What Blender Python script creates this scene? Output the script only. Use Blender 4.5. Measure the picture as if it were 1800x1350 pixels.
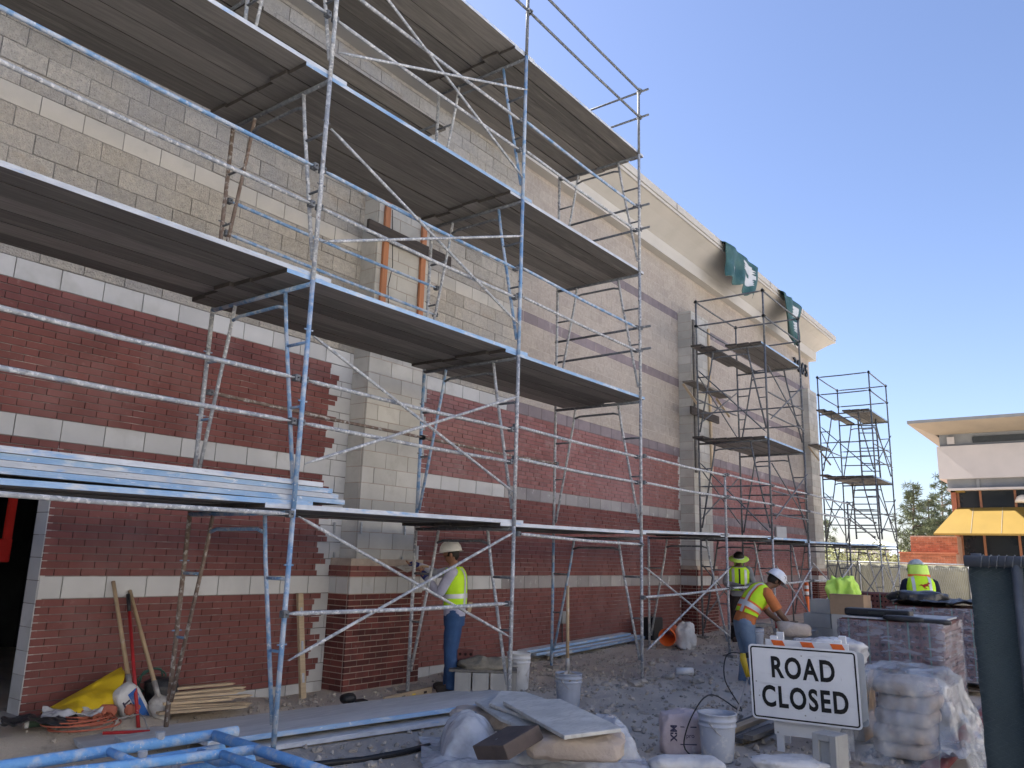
import bpy, bmesh, math, random
import numpy as np
from mathutils import Vector, Matrix, Euler, noise
random.seed(7); np.random.seed(7)
for o in list(bpy.data.objects): bpy.data.objects.remove(o)
S = bpy.context.scene; C = S.collection
pi = math.pi
# ---------------- camera, sky, sun, exposure ----------------
CR = np.array([[0.5941, 0.1869, 0.7824], [-0.8039, 0.1043, 0.5855], [0.0278, -0.9768, 0.2122]])
u_, s_, v_ = np.linalg.svd(CR); CR = u_ @ v_
CAMH = 1.61; FPX = 1404.3
cd = bpy.data.cameras.new('camera'); cam = bpy.data.objects.new('camera', cd); C.objects.link(cam)
M3 = Matrix(((CR[0,0], -CR[0,1], -CR[0,2]), (CR[1,0], -CR[1,1], -CR[1,2]), (CR[2,0], -CR[2,1], -CR[2,2])))
cam.matrix_world = Matrix.Translation((0, 0, CAMH)) @ M3.to_4x4()
cd.sensor_width = 36; cd.lens = 36*FPX/1800; cd.clip_end = 6000; cd.clip_start = .05
S.camera = cam
SUN_AZ, SUN_EL = math.radians(92), math.radians(46)   # azimuth counter-clockwise from +X
W = bpy.data.worlds.new('World'); S.world = W; W.use_nodes = True
wn = W.node_tree; bg = wn.nodes['Background']; bg.inputs['Strength'].default_value = 0.057
sk = wn.nodes.new('ShaderNodeTexSky'); sk.sky_type = 'NISHITA'; sk.sun_disc = False
sk.sun_elevation = SUN_EL; sk.sun_rotation = pi/2 - SUN_AZ; sk.air_density = 1.0; sk.dust_density = 1.0; sk.ozone_density = 3.0; sk.altitude = 100
tn = wn.nodes.new('ShaderNodeMix'); tn.data_type = 'RGBA'; tn.blend_type = 'MULTIPLY'; tn.inputs[0].default_value = 1; tn.inputs[7].default_value = (1.03, .955, 1.03, 1)
wn.links.new(sk.outputs[0], tn.inputs[6]); wn.links.new(tn.outputs[2], bg.inputs[0])
sl = bpy.data.lights.new('sun', 'SUN'); sl.energy = 5.0; sl.angle = math.radians(.53); sl.color = (1, .95, .88)
sun = bpy.data.objects.new('sun', sl); C.objects.link(sun)
sd = Vector((math.cos(SUN_AZ)*math.cos(SUN_EL), math.sin(SUN_AZ)*math.cos(SUN_EL), math.sin(SUN_EL)))
sun.rotation_euler = sd.to_track_quat('Z', 'Y').to_euler()
S.view_settings.view_transform = 'Standard'; S.view_settings.look = 'None'; S.view_settings.gamma = 1
S.view_settings.exposure = 2.05
S.render.resolution_x, S.render.resolution_y = 1024, 768
def proj(p):
    q = CR.T @ (np.array(p, float) - np.array([0, 0, CAMH]))
    return 900 + FPX*q[0]/q[2], 675 + FPX*q[1]/q[2], q[2]
def unp(u, v, X=None, Y=None, Z=None, d=None):
    r = CR @ np.array([u-900, v-675, FPX]); o = np.array([0, 0, CAMH])
    if X is not None: t = X/r[0]
    elif Y is not None: t = Y/r[1]
    elif Z is not None: t = (Z-CAMH)/r[2]
    else: t = d/FPX
    return Vector(o + t*r)
# ---------------- materials ----------------
MATS = {}
def mat(name, c1, c2=None, sc=3, rough=.85, bump=0, bs=60, rnd=0, spots=(), stretch=(1,1,1), metal=0, spec=.35, det=5, bdist=.01, alpha=1, trans=0, sheen=0, local=False, bstretch=None, subs=0):
    m = bpy.data.materials.new(name); m.use_nodes = True; MATS[name] = m
    nt = m.node_tree; N = nt.nodes; L = nt.links; b = N['Principled BSDF']
    b.inputs['Roughness'].default_value = rough; b.inputs['Metallic'].default_value = metal
    b.inputs['Specular IOR Level'].default_value = spec
    if local: pos = N.new('ShaderNodeTexCoord').outputs['Object']
    else: pos = N.new('ShaderNodeNewGeometry').outputs['Position']
    def mapped(st):
        mp = N.new('ShaderNodeMapping'); mp.inputs['Scale'].default_value = st; L.new(pos, mp.inputs['Vector']); return mp.outputs[0]
    vec = mapped(stretch)
    def nz(s, d=5, v=None):
        n = N.new('ShaderNodeTexNoise'); n.inputs['Scale'].default_value = s; n.inputs['Detail'].default_value = d
        n.inputs['Roughness'].default_value = .6; L.new(v or vec, n.inputs['Vector']); return n.outputs[0]
    def ramp(i, a, bb, ca=(0,0,0), cb=(1,1,1)):
        r = N.new('ShaderNodeValToRGB'); r.color_ramp.elements[0].position = a; r.color_ramp.elements[1].position = bb
        r.color_ramp.elements[0].color = (*ca, 1); r.color_ramp.elements[1].color = (*cb, 1); L.new(i, r.inputs[0]); return r.outputs[0]
    def mix(f, a, bb, mode='MIX'):
        x = N.new('ShaderNodeMix'); x.data_type = 'RGBA'; x.blend_type = mode
        if isinstance(f, (int, float)): x.inputs[0].default_value = f
        else: L.new(f, x.inputs[0])
        for k, val in ((6, a), (7, bb)):
            if isinstance(val, tuple): x.inputs[k].default_value = (*val, 1)
            else: L.new(val, x.inputs[k])
        return x.outputs[2]
    if c2 is None: c2 = tuple(x*.75 for x in c1)
    col = mix(ramp(nz(sc, det), .35, .65), tuple(c1), tuple(c2))
    if rnd:
        g = N.new('ShaderNodeNewGeometry'); oi = N.new('ShaderNodeObjectInfo')
        a = N.new('ShaderNodeMath'); a.operation = 'ADD'; L.new(g.outputs['Random Per Island'], a.inputs[0]); L.new(oi.outputs['Random'], a.inputs[1])
        f = N.new('ShaderNodeMath'); f.operation = 'FRACT'; L.new(a.outputs[0], f.inputs[0])
        mr = N.new('ShaderNodeMapRange'); mr.inputs[3].default_value = 1-rnd; mr.inputs[4].default_value = 1+rnd; L.new(f.outputs[0], mr.inputs[0])
        hs = N.new('ShaderNodeHueSaturation'); L.new(mr.outputs[0], hs.inputs['Value']); L.new(col, hs.inputs['Color']); col = hs.outputs[0]
    for (sc_, thr, colr, *w) in spots:
        width = w[0] if w else .05; amt = w[1] if len(w) > 1 else 1.0
        sv = mapped(w[2]) if len(w) > 2 else None
        f = ramp(nz(sc_, 4, sv), thr-width, thr+width, (0,0,0), (amt,)*3)
        col = mix(f, col, tuple(colr))
    L.new(col, b.inputs['Base Color'])
    if bump:
        n = nz(bs, 6, mapped(bstretch) if bstretch else None)
        bp = N.new('ShaderNodeBump'); bp.inputs['Strength'].default_value = bump; bp.inputs['Distance'].default_value = bdist
        L.new(n, bp.inputs['Height']); L.new(bp.outputs[0], b.inputs['Normal'])
    if alpha < 1: b.inputs['Alpha'].default_value = alpha
    if trans: b.inputs['Transmission Weight'].default_value = trans
    if sheen: b.inputs['Sheen Weight'].default_value = sheen
    if subs: b.inputs['Subsurface Weight'].default_value = subs; b.inputs['Subsurface Radius'].default_value = (.02, .01, .006)
    return m
WHT = (.62,.62,.60); MORT = (.52,.51,.49)
mat('brick_red', (.195,.072,.065), (.155,.057,.052), 2.5, .9, .35, 120, .11, [(18,.70,(.34,.22,.20),.06,.45), (1.1,.62,(.27,.16,.15),.14,.6), (30,.74,(.5,.47,.45),.03,.7), (2.2,.72,(.40,.33,.31),.05,.6,(1,1,2.5))])
mat('brick_dusty', (.26,.112,.104), (.21,.087,.082), 1.6, .9, .3, 120, .16, [(6,.62,(.36,.24,.23),.1,.5), (.5,.55,(.30,.17,.17),.15,.6)])
mat('brick_maroon', (.15,.042,.035), (.095,.03,.027), 5, .85, .4, 120, .35, [(9,.68,(.3,.22,.19),.05,.45)])
mat('mortar_pale', (.44,.36,.30), (.32,.27,.23), 9, .95, .5, 140)
mat('backing_grey', (.22,.20,.19), (.15,.14,.135), 6, .95, .5, 140, spots=[(3,.6,(.40,.38,.36),.05,.8)])
mat('block_smooth', (.53,.53,.53), (.44,.44,.44), 1.3, .92, .25, 150, .09, [(5,.72,(.62,.61,.6),.06,.7), (2,.66,(.28,.27,.25),.08,.5)])
mat('block_split', (.52,.475,.405), (.40,.365,.315), 22, .95, 1.0, 55, .13, [(70,.62,(.16,.15,.14),.05,.65), (.9,.6,(.40,.40,.42),.15,.5), (.7,.70,(.36,.26,.16),.08,.6,(1,1,2))], bdist=.03)
mat('block_split_tan', (.44,.385,.335), (.36,.315,.275), 18, .95, .9, 50, .07, [(60,.64,(.2,.17,.14),.05,.5), (.6,.62,(.46,.42,.37),.12,.6)], bdist=.025)
mat('block_mauve', (.235,.195,.205), (.19,.16,.17), 4, .92, .3, 120, .12, [(3,.68,(.4,.37,.36),.06,.7)])
mat('block_weathered', (.36,.34,.325), (.25,.23,.235), 1.2, .92, .3, 120, .14, [(6,.66,(.55,.54,.52),.05,.7)])
mat('block_pilaster', (.50,.485,.445), (.42,.405,.37), 2, .93, .5, 120, .12, [(3,.64,(.29,.27,.23),.1,.45)])
mat('block_plain', (.50,.47,.42), (.43,.41,.37), 2, .93, .4, 120, .10, [(4,.66,(.36,.34,.3),.08,.5)])
mat('joint_grey', (.27,.26,.25), (.20,.195,.19), 8, .95, .4, 150)
mat('joint_light', (.56,.50,.44), (.42,.37,.32), 8, .95, .4, 150)
mat('stucco', (.45,.425,.385), (.41,.39,.355), .8, .95, .35, 160, 0, [(1.6,.68,(.36,.34,.30),.1,.45), (4,.72,(.52,.49,.44),.05,.4)])
mat('stucco_light', (.50,.475,.435), (.46,.44,.405), 1, .95, .3, 160)
mat('dark_metal', (.045,.05,.05), None, 5, .5, 0, metal=.3)
mat('black', (.012,.012,.014), (.02,.02,.022), 6, .5)
mat('black_sign', (.012,.012,.012), None, 6, .7)
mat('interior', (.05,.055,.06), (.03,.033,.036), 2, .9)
mat('concrete', (.36,.35,.33), (.28,.275,.26), 1.5, .92, .4, 90, 0, [(4,.66,(.46,.45,.43),.06,.6), (.7,.62,(.24,.22,.2),.1,.5)])
mat('galv', (.42,.44,.46), (.30,.32,.34), 30, .55, .3, 120, 0, [(14,.62,(.60,.60,.59),.04,.8), (9,.70,(.13,.085,.06),.05,.7)], metal=.35)
mat('tube_pale', (.44,.45,.46), (.24,.26,.29), 9, .75, .6, 90, 0, [(28,.56,(.62,.62,.62),.04,.9), (6,.66,(.19,.27,.38),.06,.6), (13,.64,(.20,.19,.18),.05,.8), (17,.72,(.12,.08,.06),.04,.8)])
mat('tube_blue', (.12,.26,.47), (.21,.33,.50), 14, .6, .5, 90, 0, [(10,.52,(.46,.50,.55),.08,.85), (40,.66,(.68,.69,.70),.03,.9), (8,.70,(.30,.33,.37),.06,.7)])
mat('tube_dark', (.17,.185,.20), (.10,.105,.115), 22, .65, .4, 90, 0, [(24,.66,(.46,.46,.46),.04,.8), (9,.70,(.14,.06,.035),.05,.8)], metal=.2)
mat('tube_rust', (.22,.17,.14), (.13,.09,.07), 18, .8, .5, 90, 0, [(20,.58,(.5,.49,.47),.05,.8)])
mat('plank_side_shade', (.045,.04,.036), (.07,.062,.055), 7, .95)  # plank sides and ends darkened: the seam shade is put into the colour
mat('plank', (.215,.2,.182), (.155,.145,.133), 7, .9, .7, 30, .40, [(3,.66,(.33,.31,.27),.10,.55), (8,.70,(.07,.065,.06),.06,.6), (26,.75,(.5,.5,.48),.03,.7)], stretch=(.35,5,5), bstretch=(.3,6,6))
mat('plank_edge_blue', (.19,.34,.56), (.33,.45,.60), 6, .7, .5, 40, .15, [(7,.60,(.56,.58,.60),.07,.9), (20,.66,(.72,.72,.72),.03,.9), (5,.70,(.3,.28,.25),.05,.8)], stretch=(.6,2,2))
mat('plank_edge_pale', (.55,.58,.62), (.40,.43,.48), 7, .8, .5, 40, .12, [(8,.64,(.2,.37,.62),.07,.8), (15,.70,(.28,.25,.22),.05,.8)], stretch=(.6,2,2))
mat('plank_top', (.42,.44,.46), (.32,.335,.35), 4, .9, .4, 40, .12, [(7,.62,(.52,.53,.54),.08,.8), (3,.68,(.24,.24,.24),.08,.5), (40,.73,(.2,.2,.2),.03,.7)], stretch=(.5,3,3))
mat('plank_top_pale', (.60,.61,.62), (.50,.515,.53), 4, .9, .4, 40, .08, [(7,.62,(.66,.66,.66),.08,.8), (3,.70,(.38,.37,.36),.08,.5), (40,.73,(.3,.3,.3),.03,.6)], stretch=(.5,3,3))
mat('tube_blue_bright', (.14,.35,.66), (.20,.42,.70), 14, .6, .5, 90, 0, [(12,.57,(.48,.54,.60),.07,.85), (40,.66,(.66,.67,.68),.03,.9), (8,.72,(.30,.33,.37),.05,.7)])
mat('lumber', (.50,.39,.26), (.40,.31,.21), 8, .85, .4, 40, .2, stretch=(.4,6,6))
mat('lumber_orange', (.46,.20,.10), (.34,.15,.08), 6, .85, .4, 40, .15, stretch=(6,6,.4))
mat('lumber_dark', (.085,.07,.06), (.05,.042,.038), 6, .85, .4, 40, .15, stretch=(.4,6,6))
# ---------------- mesh helpers ----------------
class MB:
    def __init__(s): s.v = []; s.f = []; s.mi = []
    def add(s, vs, fs, m=0):
        k = len(s.v); s.v += [tuple(a) for a in vs]; s.f += [tuple(i+k for i in f) for f in fs]; s.mi += [m]*len(fs); return s
    def box(s, x0, x1, y0, y1, z0, z1, m=0, mm=None, back=True):
        v = [(x0,y0,z0),(x1,y0,z0),(x1,y1,z0),(x0,y1,z0),(x0,y0,z1),(x1,y0,z1),(x1,y1,z1),(x0,y1,z1)]
        f = [(0,1,5,4),(1,2,6,5),(3,0,4,7),(0,3,2,1),(4,5,6,7)] + ([(2,3,7,6)] if back else [])
        k = len(s.v); s.add(v, f, m)
        if mm: # mm: dict face idx->mat
            for i, mi in mm.items(): s.mi[len(s.mi)-len(f)+i] = mi
        return s
    def obox(s, c, ax, ay, az, m=0, mm=None):
        c = Vector(c); ax, ay, az = Vector(ax), Vector(ay), Vector(az)
        sg = [(-1,-1,-1),(1,-1,-1),(1,1,-1),(-1,1,-1),(-1,-1,1),(1,-1,1),(1,1,1),(-1,1,1)]
        s.add([c+ax*a+ay*b+az*d for a,b,d in sg], [(0,1,5,4),(1,2,6,5),(3,0,4,7),(0,3,2,1),(4,5,6,7),(2,3,7,6)], m)
        if mm:
            for i, mi in mm.items(): s.mi[len(s.mi)-6+i] = mi
        return s
    def tube(s, pts, r, n=8, m=0, cap=True, radii=None, flat=None):
        pts = [Vector(p) for p in pts]; k0 = len(s.v); vs = []; fs = []
        up = None
        for i, p in enumerate(pts):
            a = pts[max(i-1,0)]; b = pts[min(i+1,len(pts)-1)]; d = (b-a)
            d = d.normalized() if d.length > 1e-9 else Vector((0,0,1))
            if up is None: up = Vector((0,0,1)) if abs(d.z) < .9 else Vector((1,0,0))
            x = d.cross(up).normalized(); y = x.cross(d).normalized(); up = y
            rr = radii[i] if radii else r
            for j in range(n):
                t = 2*pi*j/n; vs.append(p + x*rr*math.cos(t) + y*rr*math.sin(t)*(flat[i] if flat else 1))
        for i in range(len(pts)-1):
            for j in range(n): fs.append((i*n+j, i*n+(j+1)%n, (i+1)*n+(j+1)%n, (i+1)*n+j))
        if cap: fs.append(tuple(range(n-1,-1,-1))); fs.append(tuple((len(pts)-1)*n+j for j in range(n)))
        return s.add(vs, fs, m)
    def lathe(s, prof, n=20, c=(0,0,0), m=0, sx=1, sy=1, rot=None):
        vs = []; fs = []
        for r, z in prof:
            for j in range(n):
                t = 2*pi*j/n; v = Vector((r*math.cos(t)*sx, r*math.sin(t)*sy, z)); 
                if rot: v = rot @ v
                vs.append(v + Vector(c))
        for i in range(len(prof)-1):
            for j in range(n): fs.append((i*n+j, i*n+(j+1)%n, (i+1)*n+(j+1)%n, (i+1)*n+j))
        return s.add(vs, fs, m)
    def prism(s, poly, ext, m=0):  # poly list of Vector, ext Vector
        n = len(poly); e = Vector(ext); p = [Vector(a) for a in poly]
        return s.add(p + [a+e for a in p], [tuple(range(n-1,-1,-1)), tuple(range(n,2*n))] + [(i,(i+1)%n,n+(i+1)%n,n+i) for i in range(n)], m)
    def grid(s, P, m=0, closed=False):   # P[i][j] points
        a, b = len(P), len(P[0]); fs = []
        for i in range(a-1):
            for j in range(b-(0 if closed else 1)): fs.append((i*b+j, i*b+(j+1)%b, (i+1)*b+(j+1)%b, (i+1)*b+j))
        return s.add([q for r in P for q in r], fs, m)
    def mesh(s, name, mats, smooth=False):
        me = bpy.data.meshes.new(name); me.from_pydata([tuple(v) for v in s.v], [], s.f)
        for mm in (mats if isinstance(mats, (list, tuple)) else [mats]): me.materials.append(MATS[mm])
        me.polygons.foreach_set('material_index', s.mi)
        if smooth: me.polygons.foreach_set('use_smooth', [True]*len(me.polygons))
        me.update(); return me
    def build(s, name, mats, parent=None, smooth=False, kind=None, **tags):
        return obj(name, s.mesh(name, mats, smooth), parent, kind, **tags)
def obj(name, me, parent=None, kind=None, label=None, cat=None, group=None, loc=None):
    o = bpy.data.objects.new(name, me); C.objects.link(o)
    if parent: o.parent = parent
    if kind: o['kind'] = kind
    if label: o['label'] = label
    if cat: o['category'] = cat
    if group: o['group'] = group
    if loc is not None: o.location = loc
    return o
def thing(name, label, cat, loc=(0,0,0), rz=0, group=None):
    o = bpy.data.objects.new(name, None); C.objects.link(o); o.location = loc; o.rotation_euler = (0,0,rz)
    o.empty_display_size = .2; o['label'] = label; o['category'] = cat
    if group: o['group'] = group
    return o
def at(o, loc): o.location = loc; return o
def bevel(o, w=.004, seg=2):
    md = o.modifiers.new('bevel', 'BEVEL'); md.width = w; md.segments = seg; md.limit_method = 'ANGLE'; md.angle_limit = .7; return o
def subsurf(o, n=1):
    md = o.modifiers.new('sub', 'SUBSURF'); md.levels = n; md.render_levels = n; return o
def smooth_auto(o):
    o.data.polygons.foreach_set('use_smooth', [True]*len(o.data.polygons)); return o
def text_mesh(name, body, size, extr, mw, m, parent=None, spacing=1.0, bold=0, align='CENTER', xs=1.0, **tags):
    cu = bpy.data.curves.new(name, 'FONT'); cu.body = body; cu.size = size; cu.extrude = extr; cu.align_x = align; cu.align_y = 'CENTER'
    cu.space_character = spacing; cu.offset = bold; cu.resolution_u = 4
    t = bpy.data.objects.new('tmp', cu); C.objects.link(t)
    bpy.context.view_layer.update()
    me = bpy.data.meshes.new_from_object(t.evaluated_get(bpy.context.evaluated_depsgraph_get()))
    bpy.data.objects.remove(t); me.name = name
    me.transform(mw @ Matrix.Diagonal((xs,1,1,1))); me.materials.clear(); me.materials.append(MATS[m])
    me.polygons.foreach_set('material_index', [0]*len(me.polygons))
    return obj(name, me, parent, **tags)
def fbm(x, y, z=0, s=1.0, o=4):
    return noise.fractal(Vector((x*s, y*s, z*s)), 1.0, 2.0, o)
def smoothpts(pts, radii, k=4):
    P = []; R = []
    for i in range(len(pts)-1):
        p0 = pts[max(i-1,0)]; p1, p2 = pts[i], pts[i+1]; p3 = pts[min(i+2,len(pts)-1)]
        for q in range(k):
            t = q/k; P.append(.5*((2*p1)+(p2-p0)*t+(2*p0-5*p1+4*p2-p3)*t*t+(3*p1-p0-3*p2+p3)*t**3)); R.append(radii[i]*(1-t)+radii[i+1]*t)
    P.append(pts[-1]); R.append(radii[-1]); return P, R
def crum(p, s_):
    d = noise.voronoi(Vector(p)*s_)[0]; return d[0]
def G(x, y):   # ground height
    h = .0
    h += .12*max(0, min(1, (x-10)/6)) + .10*max(0, min(1, (x-17)/8))
    if y > 7: h += .10*max(0, min(1, (y-7)/.6))*max(0, min(1, (6.2-x)/1.0))
    if y > 6: h -= .08*max(0, min(1, (y-6)/1))*max(0, min(1, 1-abs(x-7.6)/1.6))
    h = max(h, .13*max(0, min(1, (y-6.85)/.3))*max(0, min(1, (4.7-x)/.5)))
    d = max(0, min(1, (x-6.8)/1.5))*max(0, min(1, (19-x)/4))*max(0, min(1, (y-3.2)/1.2))*max(0, min(1, (8-y)/.5))
    h += d*(.05*fbm(x, y, 3, .9, 3) + .045*fbm(x, y, 9, 2.6, 3))
    n = max(0, min(1, (y-1)/1))*max(0, min(1,(34-x)/4))*max(0, min(1,(x+2)/2))
    return h + n*.014*fbm(x, y, 5, 1.6, 3)
# ---------------- ground ----------------
mat('dirt', (.60,.525,.44), (.48,.42,.35), 1.1, .97, .9, 45, 0, [(.8,.58,(.58,.53,.47),.10,.8), (9,.64,(.56,.51,.45),.05,.7), (25,.67,(.52,.50,.47),.03,.7), (3.5,.68,(.19,.17,.15),.08,.5)], bdist=.03, det=8)
def axis(lo, hi, st, far_lo, far_hi):
    a = list(np.arange(lo, hi+1e-6, st)); d = st
    x = hi
    while x < far_hi: d *= 1.35; x += d; a.append(min(x, far_hi))
    x = lo; d = st; b = []
    while x > far_lo: d *= 1.35; x -= d; b.append(max(x, far_lo))
    return b[::-1] + a
gx = axis(2.0, 19.0, .075, -900, 2500); gy = axis(.6, 8.1, .075, -900, 1500)
m_ = MB(); P = [[(x, y, G(x, y)) for y in gy] for x in gx]
m_.grid([[p for p in r] for r in P]); m_.f = [tuple(reversed(f)) for f in m_.f]
m_.build('ground', 'dirt', None, True, 'structure')
# concrete apron in front of the doorway and inside floor
m_ = MB(); m_.prism([(-3,7.70,.0),(3.41,7.70,.0),(3.41,14,.0),(-3,14,.0)], (0,0,.15))
m_.build('concrete_floor', 'concrete', None, False, 'structure')
mat('bounce_concrete', (.50,.48,.45), (.43,.415,.39), .4, .93, .2, 60, 0, [(.15,.6,(.36,.35,.33),.1,.5)])
m_ = MB(); m_.grid([[(-60,-70,.06),(-60,-2.2,.06)],[(90,-70,.06),(90,-2.2,.06)]]); m_.f = [tuple(reversed(f)) for f in m_.f]
m_.build('added_bounce_lot', 'bounce_concrete', None, False, 'structure')  # unseen pale concrete, added to bounce sunlight onto the shaded wall
# ---------------- store building ----------------
WY = 7.8; BL = .4064; BH = .2032; RH = BH/3; XE = 27.4
bld = thing('store_building', 'long red brick and concrete block store with cornice, behind the scaffolding', 'building', (10, 8, 0))
OFF = Vector((-10, -8, 0))
def bp(mb, name, mats, parent=None, smooth=False, kind=None, label=None):  # building part given in world coordinates
    o = mb.build(name, mats, parent or bld, smooth, kind, label=label)
    if parent is None: o.location = OFF
    return o
c_ = MB(); YB = WY+.014
c_.box(3.42, XE-.012, YB, YB+.22, -.4, 9.0)
c_.box(-30, -.4, YB, YB+.22, -.4, 9.0); c_.box(-.4, 3.42, YB, YB+.22, 2.345, 9.0)
bp(c_, 'wall', 'backing_grey')
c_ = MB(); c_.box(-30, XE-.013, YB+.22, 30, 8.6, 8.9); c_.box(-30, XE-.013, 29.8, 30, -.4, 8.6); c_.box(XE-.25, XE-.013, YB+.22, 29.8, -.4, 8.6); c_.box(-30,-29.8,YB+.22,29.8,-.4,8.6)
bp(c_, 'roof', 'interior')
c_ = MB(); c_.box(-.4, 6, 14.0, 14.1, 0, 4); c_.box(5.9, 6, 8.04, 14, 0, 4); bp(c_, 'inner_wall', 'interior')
PIECES = []   # (kind, x0,x1,y0,y1,z0,z1, mats)
def piece(kind, m, x0, x1, z0, z1, yf, th=.03, axis='x', fx=None):
    PIECES.append((kind, m, x0, x1, z0, z1, yf, th, axis, fx))
def brick_rows(xa, xb, z0, rows, m, toothL=None, toothR=None, start=0):
    bl = .238; g = .004
    for r in range(rows):
        z = z0 + r*RH; a = xa; b = xb
        ph = (r+start) % 2
        if toothR: b = xb + (toothR if (r//2) % 2 else 0) + (.03 if ph else 0)
        if toothL: a = xa + (toothL if (r//3) % 2 else 0)
        x = a - (bl/2 if ph else 0)
        while x < b - .02:
            x0 = max(x, a); x1 = min(x+bl, b)
            if x1-x0 > .03: piece('brick', m, x0+g, x1-g, z+.0045, z+RH-.0045, WY+random.uniform(-.004,.003), .022)
            x += bl
def block_row(xa, xb, z, m, ph, h=BH, yf=WY, j=.005, th=.05, kind='concrete_block', split=False):
    x = xa - (BL/2 if ph else 0)
    while x < xb - .02:
        x0 = max(x, xa); x1 = min(x+BL, xb)
        if x1-x0 > .03:
            piece(kind, m, x0+j, x1-j, z+j, z+h-j, yf+(random.uniform(-.010,.002) if (split and m == 'block_split') else random.uniform(-.002,.002)), th)
        x += BL
ZA, ZB, ZC, Z2, Z3 = 1.126, 2.548, 3.970, 5.596, 7.222
SEC = [(3.42, 6.56, None, .12), (8.30, 16.80, .07, .05), (18.62, 26.2, None, None)]
for si, (xa, xb, tl, tr) in enumerate(SEC):
    bm_ = 'brick_red' if si == 0 else 'brick_dusty'
    brick_rows(xa, xb, ZA-15*RH, 15, 'brick_red' if si < 2 else 'brick_dusty', tl, tr)
    brick_rows(xa, xb, ZA+BH, 18, bm_ if si != 1 else 'brick_red', tl, tr, 1)
    brick_rows(xa if si else .98, xb, ZB+BH, 18, bm_, tl, tr)
# pale courses and blocks beside the pilasters
for z, nm in ((ZA,'A'), (ZB,'B'), (ZC,'C')):
    block_row(3.42 if nm == 'A' else 3.42-6*BL, 6.95, z, 'block_smooth', 0 if nm == 'B' else 1)
    block_row(7.95, 10.3, z, 'block_smooth', 0)
    block_row(10.3, 16.9, z, 'block_weathered' if nm != 'C' else 'block_mauve', 1)
    block_row(17.9, XE-.02, z, 'block_mauve', 1)
for (xa, xb) in ((6.56, 6.95), (7.95, 8.45), (16.8, 16.95), (17.9, 18.7)):
    k = 0; z = ZA-9*BH
    while z < ZC-.01:
        if abs(z-ZA) > .05 and abs(z-ZB) > .05: block_row(xa, xb, z, 'block_smooth', k % 2, yf=WY+.006, th=.02)
        z += BH if z+BH < ZC+.02 else 9; k += 1
block_row(3.42, 26.2, ZA-15*RH-BH, 'block_smooth', 0, yf=WY+.004, th=.02)
r = 0; z = ZC+BH
while z < 8.48:
    band = abs(z-Z2) < .02 or abs(z-Z3) < .02
    if band:
        block_row(3.0-.4064*8, 10.5, z, 'block_plain', r % 2); block_row(10.5, XE-.02, z, 'block_mauve', r % 2)
    else:
        block_row(3.0-.4064*8, 10.5, z, 'block_split', r % 2, split=True)
        block_row(10.5, XE-.02, z, 'block_split_tan', r % 2, split=True)
    z += BH; r += 1
brick_rows(.98, 3.42, ZB-3*RH, 3, 'brick_red', None, None, 1)
# wall left of the door
for k in range(21): block_row(-2, -.4, .0+k*BH, 'block_smooth', k % 2)
for k in range(7): block_row(-.4, .98, ZB+k*BH, 'block_smooth', k % 2)
def face_piece(mb, pc, m=0):
    kind, mm, x0, x1, z0, z1, yf, th, ax, fx = pc
    if ax == 'x': mb.box(x0, x1, yf, yf+th, z0, z1, m, back=False)
    else: mb.box(fx, fx+th, x0, x1, z0, z1, m)      # a face looking along -X, x0..x1 are Y values
def area(pc):
    kind, mm, x0, x1, z0, z1, yf, th, ax, fx = pc
    xm, zm = (x0+x1)/2, (z0+z1)/2
    p = (xm, yf, zm) if ax == 'x' else (fx, xm, zm)
    u, v, d = proj(p)
    if d < .5 or not (-15 < u < 1800 and -10 < v < 1350): return 0
    return (x1-x0)*(z1-z0)*abs(p[1] if ax == 'x' else p[0])/max(d,1)**3
def emit_pieces(pcs, nmax, parent, loc):
    bykind = {}
    for pc in pcs: bykind.setdefault(pc[0], []).append(pc)
    for kind, L in bykind.items():
        L.sort(key=area, reverse=True); top = [p for p in L[:nmax] if area(p) > 0]; rest = L[len(top):]
        cache = {}
        for pc in top:
            _, mm, x0, x1, z0, z1, yf, th, ax, fx = pc
            key = (mm, round(x1-x0, 3), round(z1-z0, 3), th, ax)
            if key not in cache:
                w, h = x1-x0, z1-z0
                mb = MB()
                if ax == 'x': mb.box(-w/2, w/2, 0, th, -h/2, h/2)
                else: mb.box(0, th, -w/2, w/2, -h/2, h/2)
                cache[key] = mb.mesh(kind, mm)
            o = obj(kind, cache[key], parent)
            o.location = Vector(((x0+x1)/2, yf, (z0+z1)/2) if ax == 'x' else (fx, (x0+x1)/2, (z0+z1)/2)) + loc
        if rest:
            ms = sorted({p[1] for p in rest}); mb = MB()
            for pc in rest: face_piece(mb, pc, ms.index(pc[1]))
            o = mb.build(kind+'_courses', ms, parent, kind='stuff'); o.location = loc
NB = {'brick': 210, 'concrete_block': 230}
bk = [p for p in PIECES if p[0] == 'brick']; ck = [p for p in PIECES if p[0] != 'brick']
emit_pieces(bk, 210, bld, OFF); emit_pieces(ck, 230, bld, OFF)
c_ = MB(); c_.box(10.5, XE-.014, WY+.003, YB+.02, ZC+BH, 8.5); bp(c_, 'mortar_bed', 'joint_light')
c_ = MB(); c_.box(-.4, 10.499, WY+.008, YB+.02, ZC+BH, 8.5); bp(c_, 'mortar_bed', 'joint_grey')
# door jamb blocks
for k in range(13):
    z = .13 + k*BH - .06
    o = bp(MB().box(3.415, 3.47, WY+.012, WY+.235, max(z,.05)+.004, min(z+BH-.004, 2.345)), 'jamb_block', 'block_smooth')
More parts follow.
